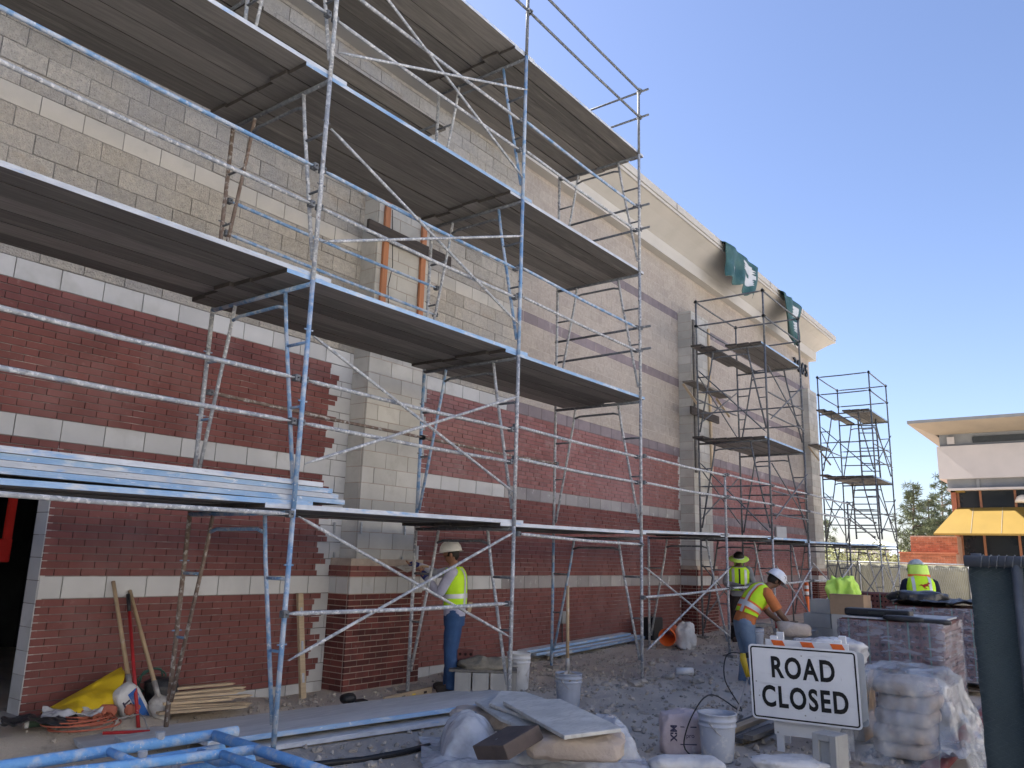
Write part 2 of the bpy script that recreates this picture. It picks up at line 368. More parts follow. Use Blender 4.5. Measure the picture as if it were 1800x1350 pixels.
# pilasters
def pilaster(xa, xb, yf, zt, base, label, nb, nblk, upm='block_pilaster'):
    xa0, xb0, yf0, z0 = base
    core = MB().box(xa+.006, xb-.006, yf+.006, WY+.012, -.3, zt-.01); core.box(xa0+.006, xb0-.006, yf0+.006, WY+.005, -.3, ZA+.42)
    o = core.build('pilaster', 'mortar_pale', bld); o.location = OFF; o['label'] = label
    pcs = []
    # brick base: front courses and side courses in running bond
    nrow = 18; zb = ZA - 16*RH - .03
    for r_ in range(20):
        if 16 <= r_ < 18: z = ZA+BH+(r_-16)*RH+.0
        elif r_ < 16: z = zb + r_*(ZA-zb)/16
        else: continue
        h = (ZA-zb)/16 if r_ < 16 else RH
        out = .02 if r_ >= 16 else 0
        x = xa0 - (.1016 if r_ % 2 else 0)
        while x < xb0-.02:
            x0, x1 = max(x, xa0), min(x+.2032, xb0)
            if x1-x0 > .03: pcs.append(('brick', 'brick_maroon' if r_ < 16 else 'brick_red', x0+.005-(out if x0==xa0 else 0), x1-.005+(out if x1==xb0 else 0), z+.005, z+h-.005, yf0-out, .03, 'x', None))
            x += .2032
        y = yf0+.036
        while y < WY-.03:
            y1 = min(y+(.1 if (r_ % 2 and y < yf0+.06) else .2032), WY)
            pcs.append(('brick', 'brick_maroon' if r_ < 16 else 'brick_red', y+.004, y1-.004, z+.005, z+h-.005, 0, .03, 'y', xa0-out)); y = y1
    x = xa0
    while x < xb0-.03:
        x1 = min(x+.2032, xb0); pcs.append(('concrete_block', 'block_smooth', x+.005, x1-.005, ZA+.005, ZA+BH-.005, yf0, .03, 'x', None)); x = x1
    y = yf0+.036
    while y < WY-.03:
        y1 = min(y+.2032, WY); pcs.append(('concrete_block', 'block_smooth', y+.005, y1-.005, ZA+.005, ZA+BH-.005, 0, .03, 'y', xa0)); y = y1
    z = ZA+BH+2*RH; k = 0
    while z < zt-.05:
        h = min(BH, zt-z); x = xa - (BL*.5 if k % 2 else 0)
        while x < xb-.02:
            x0, x1 = max(x, xa), min(x+BL, xb)
            if x1-x0 > .05: pcs.append(('concrete_block', upm, x0+.005, x1-.005, z+.005, z+h-.005, yf+random.uniform(-.003,.003), .03, 'x', None))
            x += BL
        pcs.append(('concrete_block', upm, yf+.036, WY-.002, z+.005, z+h-.005, 0, .03, 'y', xa+random.uniform(-.003,.002)))
        z += BH; k += 1
    for kind, n in (('brick', nb), ('concrete_block', nblk)):
        emit_pieces([p for p in pcs if p[0] == kind], n, o, Vector((0,0,0)))
    return o
pilaster(6.93, 7.97, 7.50, 7.40, (6.79, 8.08, 7.43, 0), 'block pilaster on a maroon brick base beside the worker in the white hard hat', 70, 50)
pilaster(16.92, 17.92, 7.46, 7.42, (16.86, 18.0, 7.40, 0), 'unfinished block pilaster behind the two workers in yellow vests', 15, 15)
pilaster(26.25, 27.2, 7.55, 7.30, (26.2, 27.25, 7.5, 0), 'block pilaster at the far corner of the store', 5, 5)
# cornice swept with a mitred return
def sweep(name, prof, m, parent=None, label=None, smooth=False):
    mb = MB(); rows = []
    for path in ('a', 'b', 'c'):
        rows.append([Vector(((-30 if path == 'a' else XE+P_), (WY-P_ if path != 'c' else 24), z)) for P_, z in prof])
    mb.grid(rows); return bp(mb, name, m, parent, smooth, label=label)
sweep('frieze', [(-.02,8.495),(.2,8.50),(.205,8.79),(.1,8.80)], 'stucco_light')
sweep('cove', [(.18,8.792),(.25,8.86),(.36,8.95),(.50,9.06),(.70,9.195)], 'stucco')
cv = sweep('fascia', [(.69,9.19),(.735,9.19),(.735,9.25),(.715,9.255),(.715,9.265),(.75,9.27),(.75,9.43),(.3,9.44),(-.3,9.2),(-.3,8.7)], 'stucco_light')
for x in np.arange(-6, 27, 3.05): bp(MB().box(x, x+.03, WY-.756, WY-.75, 9.27, 9.432), 'fascia_joint', 'joint_grey')
c_ = MB().box(-30, XE+.74, WY-.722, WY-.712, 9.25, 9.268); bp(c_, 'drip_groove', 'dark_metal')
# house number beside the far corner
mw = Matrix.Translation((26.45, WY-.03, 8.0)) @ Matrix.Rotation(pi/2, 4, 'X')
for i, ch in enumerate('3065'):
    o = text_mesh('house_digit', ch, .56, .02, Matrix.Translation((25.72+i*.40, WY-.04, 8.02-.0)) @ Matrix.Rotation(pi/2, 4, 'X'), 'black', bld, bold=.012); o.location = OFF
# electrical box with conduit
mat('steel_box', (.30,.31,.31), None, 5, .6, metal=.3)
e = unp(990, 1085, Y=WY-.03); mb = MB().box(e.x-.06, e.x+.06, WY-.05, WY-.004, e.z-.1, e.z+.1)
eb = bp(mb, 'electrical_box', 'steel_box')
q = MB().tube([(e.x-.03, WY-.03, e.z-.1),(e.x-.05, WY-.05, e.z-.35),(e.x-.12, WY-.12, e.z-.7),(e.x-.2, WY-.3, .02)], .014, 6); bp(q, 'conduit', 'black')

# wall ties sticking out beside the near pilaster
for (u, v, y) in ((587,925,7.79),(634,925,7.49),(711,928,7.49),(586,978,7.79),(706,985,7.49)):
    q = unp(u, v, Y=y); bp(MB().box(q.x-.012, q.x+.012, y-.02, y-.004, q.z-.09, q.z+.05), 'wall_tie', 'galv')
# ---------------- scaffolding ----------------
TR = .0215; YO, YI = 5.38, 6.87
LV = [-.02, 1.95, 3.925, 5.895, 7.86]
def tube_obj(name, pts, m, parent, r=TR, n=10, flat_ends=False, label=None):
    pts = [Vector(p) for p in pts]; k = len(pts)
    if flat_ends:
        a, b = pts[0], pts[-1]; d = (b-a).normalized(); L = (b-a).length
        mid = a.lerp(b, .5) + Vector((0, 0, -.004*L)); 
        pts = [a, a+d*.05, a+d*.12, mid, b-d*.12, b-d*.05, b]; rad = [r*1.1, r*1.1, r, r, r, r*1.1, r*1.1]
        mb = MB().tube(pts, r, n, radii=rad, flat=[.35,.4,1,1,1,.4,.35])
    else: mb = MB().tube(pts, r, n)
    return mb.build(name, m, parent, True, label=label)
def clamp(p, parent, m='tube_dark', s=.031):
    mb = MB().obox(p, (s*.8,0,0), (0,s,0), (0,0,s*.9)); mb.tube([Vector(p)+Vector((.0,-s*1.7,0)), Vector(p)+Vector((0,s*1.7,0))], .009, 6)
    o = mb.build('coupler', m, parent); bevel(o, .012); return o
def frame(X, z0, z1, sc, mo='tube_pale', mi='tube_pale', ma='tube_dark', yo=YO, yi=YI, foot=False, low=.22):
    led = tube_obj('frame', [(X, yo, z1-.03), (X, yi, z1-.03)], ma, sc, .021)
    tube_obj('leg', [(X, yo, z0), (X, yo, z1)], mo, led); tube_obj('leg', [(X, yi, z0), (X, yi, z1)], mi, led)
    for y, s, m in ((yo, 1, mo), (yi, -1, mi)):
        tube_obj('slanted_post', [(X, y+s*.37, z1-.04), (X, y+s*.31, z1-.4), (X, y+s*.035, z0+low)], m, led, .018)
        w1 = .31-.275*max(0,(.55-.4))/(z1-z0-.4-low)
        tube_obj('rung', [(X, y, z1-.56), (X, y+s*w1*.97, z1-.56)], ma, led, .014)
        tube_obj('rung', [(X, y, z1-1.12), (X, y+s*.16, z1-1.12)], ma, led, .012)
        for zs in (z0+.9, z1-.45): MB().tube([(X-.045, y, zs), (X+.045, y, zs)], .007, 6).build('brace_stud', ma, led)
    tube_obj('tie_bar', [(X, yo+.36, z1-.19), (X, yo+.45, z1-.165), (X, yi-.45, z1-.165), (X, yi-.36, z1-.19)], ma, led, .016)
    if foot:
        for y in (yo, yi): MB().box(X-.09, X+.09, y-.09, y+.09, G(X, y)-.03, G(X, y)+.03).build('base_plate', 'plank', led)
    return led
def brace(a, b, sc, m='tube_pale', r=.0145):
    mb = MB(); a, b = Vector(a), Vector(b); d = (b-a).normalized()
    mb.tube([a, a+d*.05, a+d*.12, b-d*.12, b-d*.05, b], r, 8, flat=[.35,.4,1,1,.4,.35])
    return mb.build('cross_brace', m, sc, True)
def xbrace(x0, x1, zl, zh, sc, y=YO, m='tube_pale'):
    brace((x0+.03, y-.035, zh), (x1-.06, y-.035, zl), sc, m); brace((x0+.03, y-.06, zl), (x1-.06, y-.06, zh), sc, m)
def rail(a, b, sc, m='tube_pale', cl=True, r=.0185):
    o = tube_obj('guard_rail', [a, b], m, sc, r, flat_ends=True)
    if cl:
        for p in (a, b): clamp(Vector(p), o)
    return o
main = thing('scaffold', 'tall paint-splattered scaffold of four lifts along the near half of the store wall', 'scaffold', (0,0,0))
XS = [1.2, 4.25, 7.30, 10.35]
MO = {(0,0):'tube_blue',(1,0):'tube_blue',(1,1):'tube_blue',(1,2):'tube_pale',(1,3):'tube_pale',(2,0):'tube_pale',(2,1):'tube_pale',(2,2):'tube_blue',(2,3):'tube_blue',(3,0):'tube_pale',(3,1):'tube_pale',(3,2):'tube_pale',(3,3):'tube_pale'}
for i, X in enumerate(XS):
    for k in range(4):
        z0 = G(X, YI) if k == 0 else LV[k]
        frame(X, z0-.0 if k else min(G(X,YO),G(X,YI))-.02, LV[k+1], main, MO.get((i,k),'tube_blue'), 'tube_rust' if (i, k) in ((1,2),(1,0)) else ('tube_blue' if (i+k) % 4 == 3 else 'tube_pale'), 'tube_blue' if (i, k) in ((1,1),(1,0)) else 'tube_dark', foot=(k == 0), low=.3 if k == 0 else .2)
    # top guard posts
    tube_obj('guard_post', [(X, YO, LV[4]), (X, YO, 9.02)], 'tube_dark', main, .021)
    tube_obj('guard_post', [(X, YI, LV[4]), (X, YI, 9.0)], 'tube_dark', main, .021)
yr = YO-.02
RL = {1: (3.04, 2.67), 2: (4.98, 4.62), 3: (6.93, 6.53)}
for k, zs in RL.items():
    for j, z in enumerate(zs):
        for i in range(3):
            rail((XS[i]+.02, yr+.045, z+(.05 if i == 2 else 0)), (XS[i+1]-.07, yr+.045, z+(.04 if i == 2 else 0)), main, 'tube_blue' if (k == 2 and j == 0) or (k == 3 and j == 0 and i == 2) else 'tube_pale')
for i in range(3):
    rail((XS[i]+.02, yr, 8.97), (XS[i+1], yr, 8.97), main, 'tube_dark'); rail((XS[i]+.02, yr, 8.5), (XS[i+1], yr, 8.5), main, 'tube_dark')
rail((XS[0], yr, 1.905), (XS[1]-.05, yr, 1.905), main, 'tube_pale'); rail((XS[2]+.05, yr, 1.87), (XS[3]-.05, yr, 1.84), main, 'tube_pale')
rail((XS[1]-.05, yr-.04, 1.125), (XS[2]-.15, yr-.04, 1.125), main, 'tube_pale')
for (z0, z1) in ((.77,1.89),(2.32,3.42),(4.28,5.38),(6.15,7.33)): xbrace(4.25, 7.30, z0, z1, main)
rail((4.3, YI, 5.07), (7.45, YI, 5.07), main, 'tube_blue'); rail((4.3, YI-.03, 3.08), (7.3, YI-.03, 3.05), main, 'tube_rust'); rail((7.3, YI-.03, 3.05), (10.35, YI-.03, 3.05), main, 'tube_rust')
rail((4.3, YI, 4.72), (7.45, YI, 4.70), main, 'tube_blue')
for z in (4.68, 5.02, 6.6, 6.98, 8.5, 8.95):
    o = tube_obj('end_rail', [(10.38, YO-.16, z+.02), (10.38, YI+.05, z)], 'tube_dark', main, .018); clamp((10.36, YO, z), o)
# frame at the start of the lower walkway
frame(13.50, .1, 2.06, main, 'tube_pale', 'tube_pale', 'tube_dark', foot=True)
tube_obj('guard_post', [(13.5, YO, 2.06), (13.5, YO, 3.16)], 'tube_pale', main, .021)
for z in (3.1, 2.72): rail((10.4, yr, z), (13.45, yr, z+.02), main, 'tube_pale')
xbrace(10.35, 13.5, .42, 1.53, main); rail((10.3, yr-.03, 1.12), (13.4, yr-.03, 1.2), main, 'tube_pale')
def tower(name, label, xa, xb, base, dz, mid=None, m='tube_dark'):
    t = thing(name, label, 'scaffold', (0,0,0)); L = [base, 1.98+dz, 3.98+dz, 5.95+dz]
    for X in (xa, xb):
        for k in range(3): frame(X, L[k] if k else base, L[k+1], t, m if k else 'tube_pale', m, m, foot=(k == 0))
        for y in (YO, YI): tube_obj('guard_post', [(X, y, L[3]), (X, y, L[3]+1.2)], m, t, .021)
        for z in (L[3]+1.15, L[3]+.6): rail((X, YO, z), (X, YI, z), t, m)
        for k in (1, 2):
            for z in (L[k]+.6, L[k]+1.05): rail((X-.03, YO, z), (X-.03, YI, z+.02), t, m, cl=False, r=.017)
    for y in (YO, YI):
        for z in (L[3]+1.15, L[3]+.6): rail((xa, y, z), (xb, y, z), t, m)
    for k in range(3): xbrace(xa, xb, L[k]+.4, L[k]+1.5, t, m='tube_pale' if k == 0 else m)
    for k in range(3): xbrace(xa, xb, L[k]+.4, L[k]+1.5, t, y=YI+.05, m=m)
    for k in (1, 2): brace((xa-.03, YO, L[k]+.1), (xa-.03, YI, L[k]+1.6), t, m); rail((xa, YI+.03, L[k]+.95), (xb, YI+.03, L[k]+.95), t, m, cl=False, r=.017); rail((xa, YO-.03, L[k]+.5), (xb, YO-.03, L[k]+.5), t, m, cl=False, r=.017)
    for k in (1, 2): rail((xa, YO-.03, L[k]+.95), (xb, YO-.03, L[k]+.95), t, m, cl=False, r=.017)
    return t, L
t2, L2 = tower('scaffold_tower', 'grey scaffold tower with two decks at the pilaster behind the crouched workers', 15.85, 18.2, .1, .12)
t3, L3 = tower('scaffold_tower', 'dark scaffold tower with a ladder at the far corner of the store, against the sky', 24.95, 27.2, .2, .22)
for z in (3.12, 2.74):
    rail((13.55, yr, z+.02), (15.8, yr, z+.04), t2, 'tube_pale'); rail((15.9, yr, z+.03), (18.15, yr, z+.05), t2, 'tube_pale'); rail((18.25, yr, z+.05), (21.6, yr, z+.07), t2, 'tube_pale')
rail((13.6, yr, 1.2), (15.8, yr, 1.25), t2, 'tube_pale'); rail((15.9, yr, 1.25), (18.1, yr, 1.3), t2, 'tube_pale')
frame(21.62, .18, 2.14, t3, 'tube_dark', 'tube_dark', 'tube_dark', foot=True)
tube_obj('guard_post', [(21.62, YO, 2.14), (21.62, YO, 3.25)], 'tube_dark', t3, .021)
rail((21.65, yr, 3.2), (24.4, yr, 2.85), t3, 'tube_dark'); rail((21.65, yr, 2.8), (24.2, yr, 2.45), t3, 'tube_dark'); rail((18.3, yr, 1.3), (21.6, yr, 1.3), t3, 'tube_pale')
xbrace(18.2, 21.62, .6, 1.7, t3); xbrace(21.62, 24.95, .6, 1.7, t3, m='tube_dark')
# ladders of the far tower
for (ua, ub, va, vb, lab) in ((1510,1545,735,842,'upper dark ladder inside the far corner scaffold tower'), (1500,1548,850,948,'lower dark ladder inside the far corner scaffold tower')):
    A, B = unp(ua-2, va, X=26.6), unp(ub-6, va, X=26.6); A2, B2 = unp(ua+6, vb, X=26.3), unp(ub+3, vb, X=26.3)
    ld = thing('ladder', lab, 'ladder', A2)
    for p, q in ((A, A2), (B, B2)): tube_obj('stile', [p-A2, q-A2], 'tube_dark', ld, .025, 6)
    for i in range(1, 8): f = i/8; tube_obj('rung', [A.lerp(A2, f)-A2, B.lerp(B2, f)-A2], 'tube_dark', ld, .018, 6)
# ---------------- scaffold planks ----------------
def plank(x0, x1, y0, w, za, zb, label, group, edge='plank', th=.04, end='plank_side_shade', top='plank_top', name='scaffold_plank', yb=None):
    L = (x1-x0)/2; yc = y0+w/2; yc2 = yc if yb is None else yb+w/2
    d = Vector((2*L, yc2-yc, zb-za)); n = d.length; ax = d.normalized()*(n/2); ay = Vector((-ax.y, ax.x, 0)).normalized()*(w/2); az = ax.cross(ay).normalized()*(th/2)
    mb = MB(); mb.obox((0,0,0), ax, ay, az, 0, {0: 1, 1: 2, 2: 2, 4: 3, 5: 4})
    o = mb.build(name, ['plank', edge if edge != 'plank' else 'plank_side_shade', end, top, 'plank_side_shade'], None, label=label, cat='plank', group=group)
    o.location = ((x0+x1)/2, (yc+yc2)/2, (za+zb)/2+th/2); return o
PO = ['outermost', 'second outer', 'third outer', 'third inner', 'second inner', 'innermost']
ORD = ['first', 'second', 'third', 'fourth']
def deck(x0, x1, z, label, group, n=6, ya=5.405, lap=.28, edge='plank_edge_blue', w=.236, lift=.041, skip=()):
    for i in range(n):
        if i in skip: continue
        y = ya + i*(w+.010) + random.uniform(-.004, .004)
        e0, e1 = random.uniform(-.06, .05), random.uniform(-.04, .08)
        if i == 0: e0 = e1 = 0
        zj = random.uniform(0, .009); plank(x0-lap+e0, x1+lap*.85+e1, y, w, z+.001+zj, z+lift+.001+zj, PO[i]+' '+label, group, edge if i == 0 else 'plank', yb=y+random.uniform(-.006,.006))
BAY = ['over the tool pile', 'over the pilaster worker', 'left of the third post']
EDG = {(1,0):'plank_edge_blue',(1,1):'plank_edge_pale',(1,2):'plank_edge_pale',(2,0):'plank_edge_pale',(2,1):'plank_edge_blue',(2,2):'plank_edge_blue',(3,0):'plank_edge_pale',(3,1):'plank_edge_blue',(3,2):'plank_edge_pale',(4,0):'plank_edge_pale',(4,1):'plank_edge_pale',(4,2):'plank_edge_pale'}
for k in range(1, 5):
    for i in range(3):
        deck(XS[i], XS[i+1], LV[k]-.008, f'plank of the {ORD[k-1]} deck up, {BAY[i]}', f'planks of the {ORD[k-1]} deck', edge=EDG[(k,i)], lap=.26 if i < 2 else .22)
for y in (6.94, 7.2): 
    for xa, xb in ((1.0, 4.5), (4.3, 7.55)): plank(xa, xb, y, .235, 7.40, 7.44, f'{"outer" if y < 7 else "inner"} bracket plank near the wall below the top deck, {"left" if xa < 2 else "right"} length', 'bracket planks near the wall')
for X in (4.25, 7.3):
    o = tube_obj('side_bracket', [(X, YI, 7.385), (X, 7.5, 7.385)], 'tube_dark', main, .018); tube_obj('bracket_strut', [(X, YI, 6.95), (X, 7.42, 7.36)], 'tube_dark', o, .014)
# stack of spare planks on the first deck
zz = LV[1]+.075
for r_ in range(4):
    for i in range(2 if r_ < 3 else 1):
        sh = random.uniform(-.12, .12)
        plank(.9, 4.62+[.22,.12,.04,-.06][r_]+sh*.4, 5.42+i*.245+random.uniform(-.01,.02), .235, zz+r_*.043, zz+r_*.043, f'{["front","rear"][i]} spare plank in the {["bottom","second","third","top"][r_]} layer of the stack on the first deck', 'spare planks stacked on the first deck', 'plank_edge_blue' if r_ % 2 == 0 else 'plank_edge_pale', end='plank_edge_pale')
plank(1.2, 4.7, 5.95, .235, zz, zz, 'spare plank lying behind the stack on the first deck at left', 'spare planks stacked on the first deck', 'plank')
plank(6.0, 7.9, 6.5, .235, LV[1]+.085, LV[1]+.085, 'short loose grey board lying on the first deck by the block pilaster', None, 'plank_edge_pale')
WB = [(10.35,13.5,2.0,2.05,'right of the third outer post'),(13.5,15.85,2.06,2.09,'between the fourth post and the grey tower'),(15.85,18.2,2.1,2.1,'inside the grey tower'),(18.2,21.62,2.1,2.13,'beyond the grey tower'),(21.62,24.95,2.15,2.19,'before the far corner tower'),(24.95,27.2,2.2,2.2,'inside the far corner tower')]
for (a, b, z0, z1, w) in WB:
    for i in range(5):
        y = 5.405+i*.247; plank(a-.2, b+.2, y, .236, z0, z1+.04, f'{PO[i]} plank of the low walkway deck {w}', 'low walkway planks', ('plank_edge_pale' if a < 15 else 'plank_edge_blue') if i == 0 else 'plank')
for (T, Lz, xa, xb, lab) in ((t2, L2, 15.85, 18.2, 'grey tower'), (t3, L3, 24.95, 27.2, 'far corner tower')):
    for k in (2, 3):
        for i in range(5):
            if i == 3 and k == 3: continue
            plank(xa-.12-.04*i, xb+.12, 5.41+i*.252, .236, Lz[k]-.005, Lz[k]-.005, f'{PO[i]} plank in the {"lower" if k == 2 else "upper"} deck of the {lab}', f'decks of the {lab}', 'plank_edge_blue' if i == 0 else 'plank')
        plank(xa-.35, xb-.6, 6.62, .236, Lz[k]+.045, Lz[k]+.045, f'inner loose plank raised on the {"lower" if k == 2 else "upper"} deck of the {lab}', None, 'plank')
# brackets with boards on the pilasters
def bracket(xa, xb, z, y0, label):
    t = thing('bracket_shelf', label, 'shelf', (xa, y0, z))
    MB().box(0, xb-xa, 0, .3, 0, .04).build('board', 'plank', t)
    for x in (.1, xb-xa-.1):
        mb = MB().obox((x, .17, -.25), (.02,0,0), (0,.16,.24), (0,-.02,.014)); mb.build('strut', 'lumber', t)
bracket(16.3, 18.4, 5.55, 7.12, 'small plank shelf braced against the middle block pilaster')
bracket(25.8, 27.3, 5.35, 7.2, 'small plank shelf braced against the far corner pilaster')
# timber boards clamped to the near pilaster
fm = thing('timber_form', 'two orange timber uprights and a dark cross board fixed to the near block pilaster', 'form boards', (7.0, 7.48, 4.2))
for x in (7.06, 7.79): MB().box(x-7.0-.045, x-7.0+.045, -.025, .015, 0, 2.3).build('upright', 'lumber_orange', fm)
MB().box(-.32, 1.32, -.075, -.027, 1.52, 1.70).build('cross_board', 'lumber_dark', fm)
MB().tube([(.12,-.03,2.0),(.17,-.05,1.2),(.1,-.06,.9),(.16,-.05,.4),(.14,-.04,0)], .006, 5).build('wire', 'black', fm)
fm = thing('timber_form', 'tall timber uprights fixed to the middle block pilaster behind the grey tower', 'form boards', (16.95, 7.44, 3.6))
for x in (.04, .93): MB().box(x-.045, x+.045, -.025, .015, 0, 3.6).build('upright', 'plank' if x < .5 else 'lumber', fm)
MB().box(-.3, 1.3, -.07, -.027, 1.3, 1.48).build('cross_board', 'lumber_dark', fm)
# ---------------- props ----------------
mat('bucket_grey', (.40,.43,.50), (.34,.37,.43), 5, .5, .2, 60, 0, [(9,.62,(.58,.58,.56),.05,.8), (4,.68,(.25,.24,.22),.06,.6)])
mat('bucket_white', (.62,.63,.64), (.5,.51,.52), 6, .5, .2, 60, 0, [(10,.60,(.33,.31,.28),.05,.8)])
mat('mortar', (.33,.30,.24), (.24,.215,.17), 14, .95, 1, 50, bdist=.02)
mat('wood_handle', (.42,.31,.19), (.33,.24,.15), 9, .7, .2, 60, 0, [(6,.66,(.5,.47,.42),.05,.7)])
mat('steel_worn', (.42,.41,.39), (.28,.26,.24), 9, .55, .3, 60, 0, [(6,.62,(.55,.53,.5),.06,.8), (11,.7,(.17,.1,.06),.05,.7)], metal=.4)
mat('red_paint', (.42,.025,.03), (.30,.02,.022), 8, .5, .1, 60, 0, [(20,.7,(.4,.3,.28),.04,.7)])
mat('red_machine', (.55,.03,.025), (.45,.025,.02), 3, .45, 0)
mat('yellow_tarp', (.72,.50,.02), (.60,.41,.02), 2, .45, .35, 9, 0, [(3,.72,(.45,.38,.2),.08,.5)], bdist=.05)
mat('orange_terra', (.46,.15,.09), (.34,.11,.07), 7, .85, .3, 60)
mat('orange_cord', (.48,.14,.08), (.38,.11,.07), 9, .6)
mat('blue_print', (.03,.12,.40), (.05,.16,.45), 9, .6, spots=[(12,.62,(.5,.52,.55),.05,.8)])
mat('bag_white', (.66,.66,.65), (.54,.53,.52), 6, .7, .5, 18, 0, [(9,.68,(.35,.33,.3),.06,.7)], bdist=.03)
mat('bag_paper', (.50,.42,.35), (.42,.35,.30), 4, .85, .6, 14, 0, [(8,.66,(.6,.56,.52),.06,.7)], bdist=.03)
mat('bag_pink', (.50,.42,.42), (.42,.35,.36), 4, .85, .5, 14, 0, [(8,.66,(.6,.56,.54),.06,.7)], bdist=.03)
mat('ink', (.06,.055,.10), None, 9, .8)
mat('black_plastic', (.02,.021,.024), (.035,.036,.04), 6, .35, .6, 10, bdist=.04)
mat('green_hose', (.06,.16,.12), (.04,.11,.09), 9, .5)
mat('green_can', (.05,.09,.06), None, 9, .5)
mat('slab_stone', (.58,.57,.53), (.46,.455,.43), 5, .8, .3, 50, 0, [(6,.58,(.40,.39,.36),.06,.7,(1.5,7,1)), (3,.66,(.68,.67,.64),.08,.7), (30,.72,(.25,.24,.22),.03,.6)])
mat('paver_brown', (.135,.105,.092), (.10,.08,.072), 7, .9, .5, 60, 0, [(14,.72,(.4,.38,.36),.03,.7)])
mat('block_grey', (.40,.395,.375), (.33,.325,.31), 3, .93, .5, 110, .08)
mat('brick_cored', (.14,.055,.05), (.11,.045,.042), 4, .9, .3, 90, .18)
mat('hole_dark', (.02,.012,.012), None, 4, .9)
mat('cable', (.02,.02,.022), None, 4, .5)
mat('yellow_tool', (.62,.42,.03), None, 8, .45)
mat('white_board', (.74,.75,.76), (.66,.67,.69), 3, .5, 0, 60, 0, [(5,.68,(.5,.49,.47),.05,.5), (40,.72,(.35,.34,.33),.02,.6)])
mat('sign_white', (.76,.77,.78), (.70,.71,.72), 4, .4, 0, 60, 0, [(3,.66,(.56,.57,.58),.05,.6,(1,1,6)), (9,.70,(.45,.45,.45),.02,.6,(1,4,1)), (60,.74,(.3,.3,.3),.02,.7)])
mat('sign_back', (.50,.52,.54), (.44,.46,.48), 4, .45, metal=.4)
mat('orange_sheet', (.80,.16,.03), (.70,.13,.03), 5, .5)
mat('cardboard', (.33,.23,.15), (.27,.19,.125), 5, .9)
mat('pallet_wood', (.27,.22,.165), (.19,.155,.12), 8, .9, .4, 40, .2, stretch=(2,2,6))
mat('kerb_red', (.26,.07,.075), (.20,.06,.064), 3, .9, .3, 60, 0, [(4,.58,(.34,.31,.29),.08,.8)])
mat('strap_green', (.10,.22,.17), None, 9, .5)
def plastic(name, alpha, tint=(.78,.80,.84), rough=.28, sc=2.5, bump=.7):
    m = mat(name, tint, tuple(x*.93 for x in tint), 3, rough, bump, 7, 0, spec=.6, bdist=.05)
    nt = m.node_tree; N = nt.nodes; b = N['Principled BSDF']
    g = N.new('ShaderNodeNewGeometry'); n = N.new('ShaderNodeTexNoise'); n.inputs['Scale'].default_value = sc; n.inputs['Detail'].default_value = 5
    mp = N.new('ShaderNodeMapping'); mp.inputs['Scale'].default_value = (1,1,4) if 'wrap' in name else (1,1,1)
    nt.links.new(g.outputs['Position'], mp.inputs[0]); nt.links.new(mp.outputs[0], n.inputs['Vector'])
    mr = N.new('ShaderNodeMapRange'); mr.inputs[1].default_value = .35; mr.inputs[2].default_value = .65; mr.inputs[3].default_value = max(0, alpha-.18); mr.inputs[4].default_value = min(1, alpha+.22)
    nt.links.new(n.outputs[0], mr.inputs[0]); nt.links.new(mr.outputs[0], b.inputs['Alpha']); return m
plastic('plastic_sheet', .55, (.72,.73,.75), .26, 5, .3); plastic('stretch_wrap', .38, (.37,.38,.46), .12, 5, .9); plastic('plastic_clear', .20, (.52,.55,.58), .14, 4, .3)
def crown(mb, c, ax, ay, az, e1=.4, e2=.4, nu=20, nv=12, nz=.0, seed=0, ns=3.0, m=0, cr=0, cs=6):   # superellipsoid lump with noise
    c = Vector(c); ax, ay, az = Vector(ax), Vector(ay), Vector(az); P = []
    f = lambda w, e: math.copysign(abs(w)**e, w)
    for i in range(nv+1):
        v = -pi/2 + pi*i/nv; row = []
        for j in range(nu):
            u = 2*pi*j/nu
            p = ax*(f(math.cos(v), e1)*f(math.cos(u), e2)) + ay*(f(math.cos(v), e1)*f(math.sin(u), e2)) + az*f(math.sin(v), e1)
            if nz: p = p*(1+nz*noise.fractal((c+p)*ns+Vector((seed,seed,0)), 1, 2, 3))
            if cr: p = p*(1+cr*(crum(c+p+Vector((seed*3.1,0,0)), cs)-.35)+cr*.5*(crum(c+p+Vector((seed,5,0)), cs*2.3)-.35))
            row.append(c+p)
        P.append(row)
    return mb.grid(P, m, closed=True)
def bucket(loc, r, h, m, label, fill=None, handle=True, cat='bucket'):
    t = thing('bucket', label, cat, loc)
    prof = [(0,.004),(r*.80,.004),(r*.84,.02),(r*.96,h*.72),(r*.965,h*.73),(r*1.03,h*.735),(r*1.03,h*.76),(r*.985,h*.77),(r*.99,h*.84),(r*1.04,h*.845),(r*1.04,h*.87),(r*1.0,h*.88),(r*1.0,h*.97),(r*1.05,h*.975),(r*1.05,h),(r*.97,h),(r*.94,h*.9),(r*.8,.03),(0,.03)]
    MB().lathe(prof, 24).build('body', m, t, True)
    if fill: crown(MB(), (0,0,h*.86), (r*.95,0,0), (0,r*.95,0), (0,0,.05), 1, 1, 20, 8, .25, 2, 14).build('contents', fill, t, True)
    if handle:
        MB().tube([(r*1.04*math.cos(a), .0+r*.25*math.sin(a)*0-.0, h*.8-math.sin(a)*r*1.0) if False else (r*1.06*math.cos(a), -r*.75*math.sin(a), h*.82-r*.85*math.sin(a)) for a in np.linspace(0, pi, 14)], .004, 5).build('handle', 'steel_worn', t, True)
    return t
